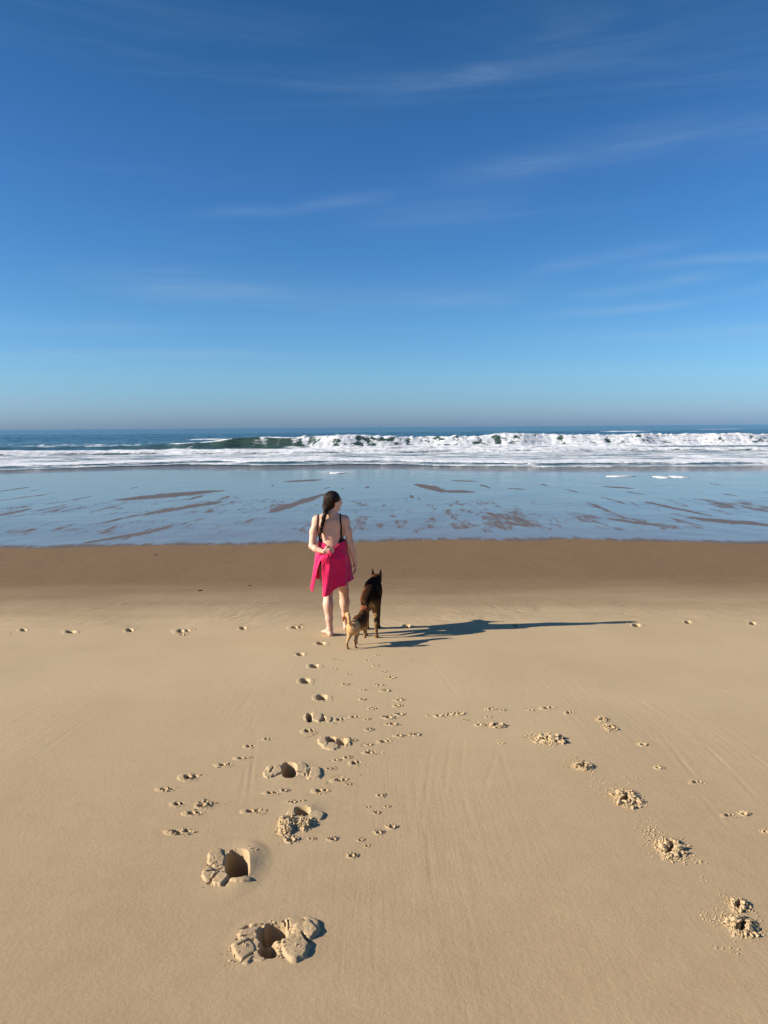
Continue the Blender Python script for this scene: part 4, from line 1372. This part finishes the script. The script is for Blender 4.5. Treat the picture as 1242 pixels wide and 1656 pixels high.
def big_col(V):
    x, y, z = V.T
    n = fbm(x * 14 + 3, y * 8 + z * 9, 3, 5)
    black = np.array((.021, .011, .007)); brown = np.array((.090, .038, .016)); tan = np.array((.22, .115, .05))
    saddle = sst(z + .03 * n + .03 * (np.abs(x) < .05), .40, .46) 
    c = brown[None] * (1 - saddle[:, None]) + black[None] * saddle[:, None]
    sunlit_flank = sst(-x + .04 * n, .045, .09) * sst(z, .38, .44) * (y < .75) * sst(y, -.02, .1)  # brown left flank only, its sunlit look painted into the fur colour
    c = c * (1 - .75 * sunlit_flank[:, None]) + np.array((.19, .075, .027)) * .75 * sunlit_flank[:, None]
    low = (1 - sst(z + .03 * n, .30, .42))
    inner = low * (1 - sst(np.abs(x), .075, .11))
    c = c * (1 - inner[:, None]) + tan * inner[:, None]
    c = c * (1 - .55 * (low * (1 - inner))[:, None]) + .55 * (low * (1 - inner))[:, None] * np.array((.10, .05, .022))
    rump = np.exp(-((x - .01) / .035) ** 2 - ((z - .37) / .05) ** 2) * (y < .05)
    c = c * (1 - rump[:, None]) + np.array((.42, .27, .14)) * rump[:, None]
    tl = (y < -.045) * (x < -.01) * sst(z, .19, .22)
    c = np.where(tl[:, None] > .5, np.array((.016, .009, .006)), c)
    hdm = sst(y, .72, .78)
    hcx = np.array((.060, .026, .012))
    c = c * (1 - hdm[:, None]) + hcx * hdm[:, None]
    nape = np.exp(-((x - .03) / .05) ** 2 - ((y - .77) / .05) ** 2) * sst(z, .54, .57)
    c = c * (1 - .7 * nape[:, None]) + .7 * nape[:, None] * np.array((.20, .07, .025))
    ears = sst(z, .56, .585) * (y > .7)
    c = c * (1 - ears[:, None]) + black * ears[:, None]
    return c
big = finish_dog(BD, 'dog', (dxp, dyp, ground_z(dxp, dyp)), math.radians(-1), big_col,
                 'tall dark brown and black prick-eared dog standing right of the woman', .004, 5)
big.scale.x = .87
big.location.x += .012
for sx_ in (-1, 1): ball('eye', dp(.036 * sx_, .058, .016), (.008, .006, .008), M_DARK, big)
ball('nose', dp(0, .184, -.032), (.013, .009, .010), M_DARK, big)

# small dog: cream rump, dark saddle, tail curled up
sxp, syp = P0(570, 1049)
SD = Body((-.16, -.18, -.08), (.16, .52, .44), .0042)
SD.ell((0, .03, .222), (.064, .078, .066), .03)
SD.cone((0, .05, .226), (0, .22, .230), .064, .072, .04)
SD.ell((0, .24, .218), (.076, .088, .084), .03)
SD.cone((0, .29, .25), (.006, .355, .315), .050, .040, .03)
sh = np.array((.010, .385, .335)); RS = rotz(math.radians(-30))
def sp(x, y, z): return tuple(sh + RS @ np.array((x, y, z)))
SD.ell(sp(0, 0, 0), (.046, .048, .042), .015, RS)
SD.cone(sp(0, .035, -.010), sp(0, .082, -.022), .021, .012, .012)
for sx_ in (-1, 1):
    SD.cone(sp(.030 * sx_, -.004, .028), sp(.046 * sx_, 0, .076), .019, .006, .008)
for sx_, fy, fx in ((-1, -.045, -.036), (1, .045, .020)):
    gz_ = -.096 * fy
    SD.ell((.030 * sx_, .035, .190), (.034, .050, .058), .02)
    SD.chain([(.030 * sx_, .035, .185), (fx, fy + .055, .135), (fx, fy - .018, .080)], [.036, .023, .012], .015)
    SD.chain([(fx, fy - .018, .080), (fx, fy - .006, .040), (fx, fy, .016 + gz_)], [.0115, .009, .0095], .006)
    paw(SD, (fx, fy, gz_), (0, 1), .48)
for sx_, kn, ft in ((-1, (-.036, .27, .12), (-.036, .235, .004 - .02)), (1, (.040, .30, .12), (.052, .262, .045))):
    SD.ell((.038 * sx_, .26, .185), (.026, .040, .055), .02)
    SD.chain([(.038 * sx_, .26, .185), kn, (kn[0], kn[1] - .01, (kn[2] + ft[2]) / 2 + .01), (ft[0], ft[1], ft[2] + .014)], [.028, .017, .0105, .010], .01)
    paw(SD, ft, (0, 1), .46)
SD.chain([(-.002, -.030, .262), (-.010, -.060, .300), (-.018, -.055, .345), (-.036, -.030, .372), (-.062, -.022, .362), (-.080, -.030, .330), (-.084, -.040, .300)],
         [.017, .017, .019, .020, .017, .013, .006], .010)
def small_col(V):
    x, y, z = V.T
    n = fbm(x * 22 + 3, y * 14 + z * 14, 3, 8)
    cream = np.array((.60, .36, .17)); brown = np.array((.19, .075, .032)); dark = np.array((.085, .038, .018))
    rear = 1 - sst(y + .02 * n, .035, .085)
    low = 1 - sst(z + .015 * n, .165, .20)
    lightm = np.clip(np.maximum(rear, low * .55), 0, 1)
    body = dark[None] * sst(z + .01 * n, .225, .25)[:, None] + brown[None] * (1 - sst(z + .01 * n, .225, .25))[:, None]
    c = body * (1 - lightm[:, None]) + cream * lightm[:, None]
    feet = (1 - sst(z, .05, .10))
    c = c * (1 - .8 * feet[:, None]) + .8 * feet[:, None] * np.array((.12, .05, .026))
    t_ = (z > .28) & (y < .03)
    tb_ = sst(-x, .060, .072) * t_
    c = c * (1 - tb_[:, None]) + tb_[:, None] * np.array((.24, .075, .03))
    hdm = sst(y, .315, .34)
    c = c * (1 - hdm[:, None]) + hdm[:, None] * np.array((.24, .085, .036))
    ears = sst(z, .372, .385) * (y > .2)
    c = c * (1 - ears[:, None]) + ears[:, None] * np.array((.035, .018, .012))
    return c
small = finish_dog(SD, 'dog', (sxp, syp, ground_z(sxp, syp)), math.radians(-17), small_col,
                   'small cream and dark brown dog with curled-up tail trotting behind the woman', .002, 8)
for sx_ in (-1, 1): ball('eye', sp(.024 * sx_, .036, .010), (.007, .005, .007), M_DARK, small)
ball('nose', sp(0, .093, -.018), (.007, .005, .006), M_DARK, small)
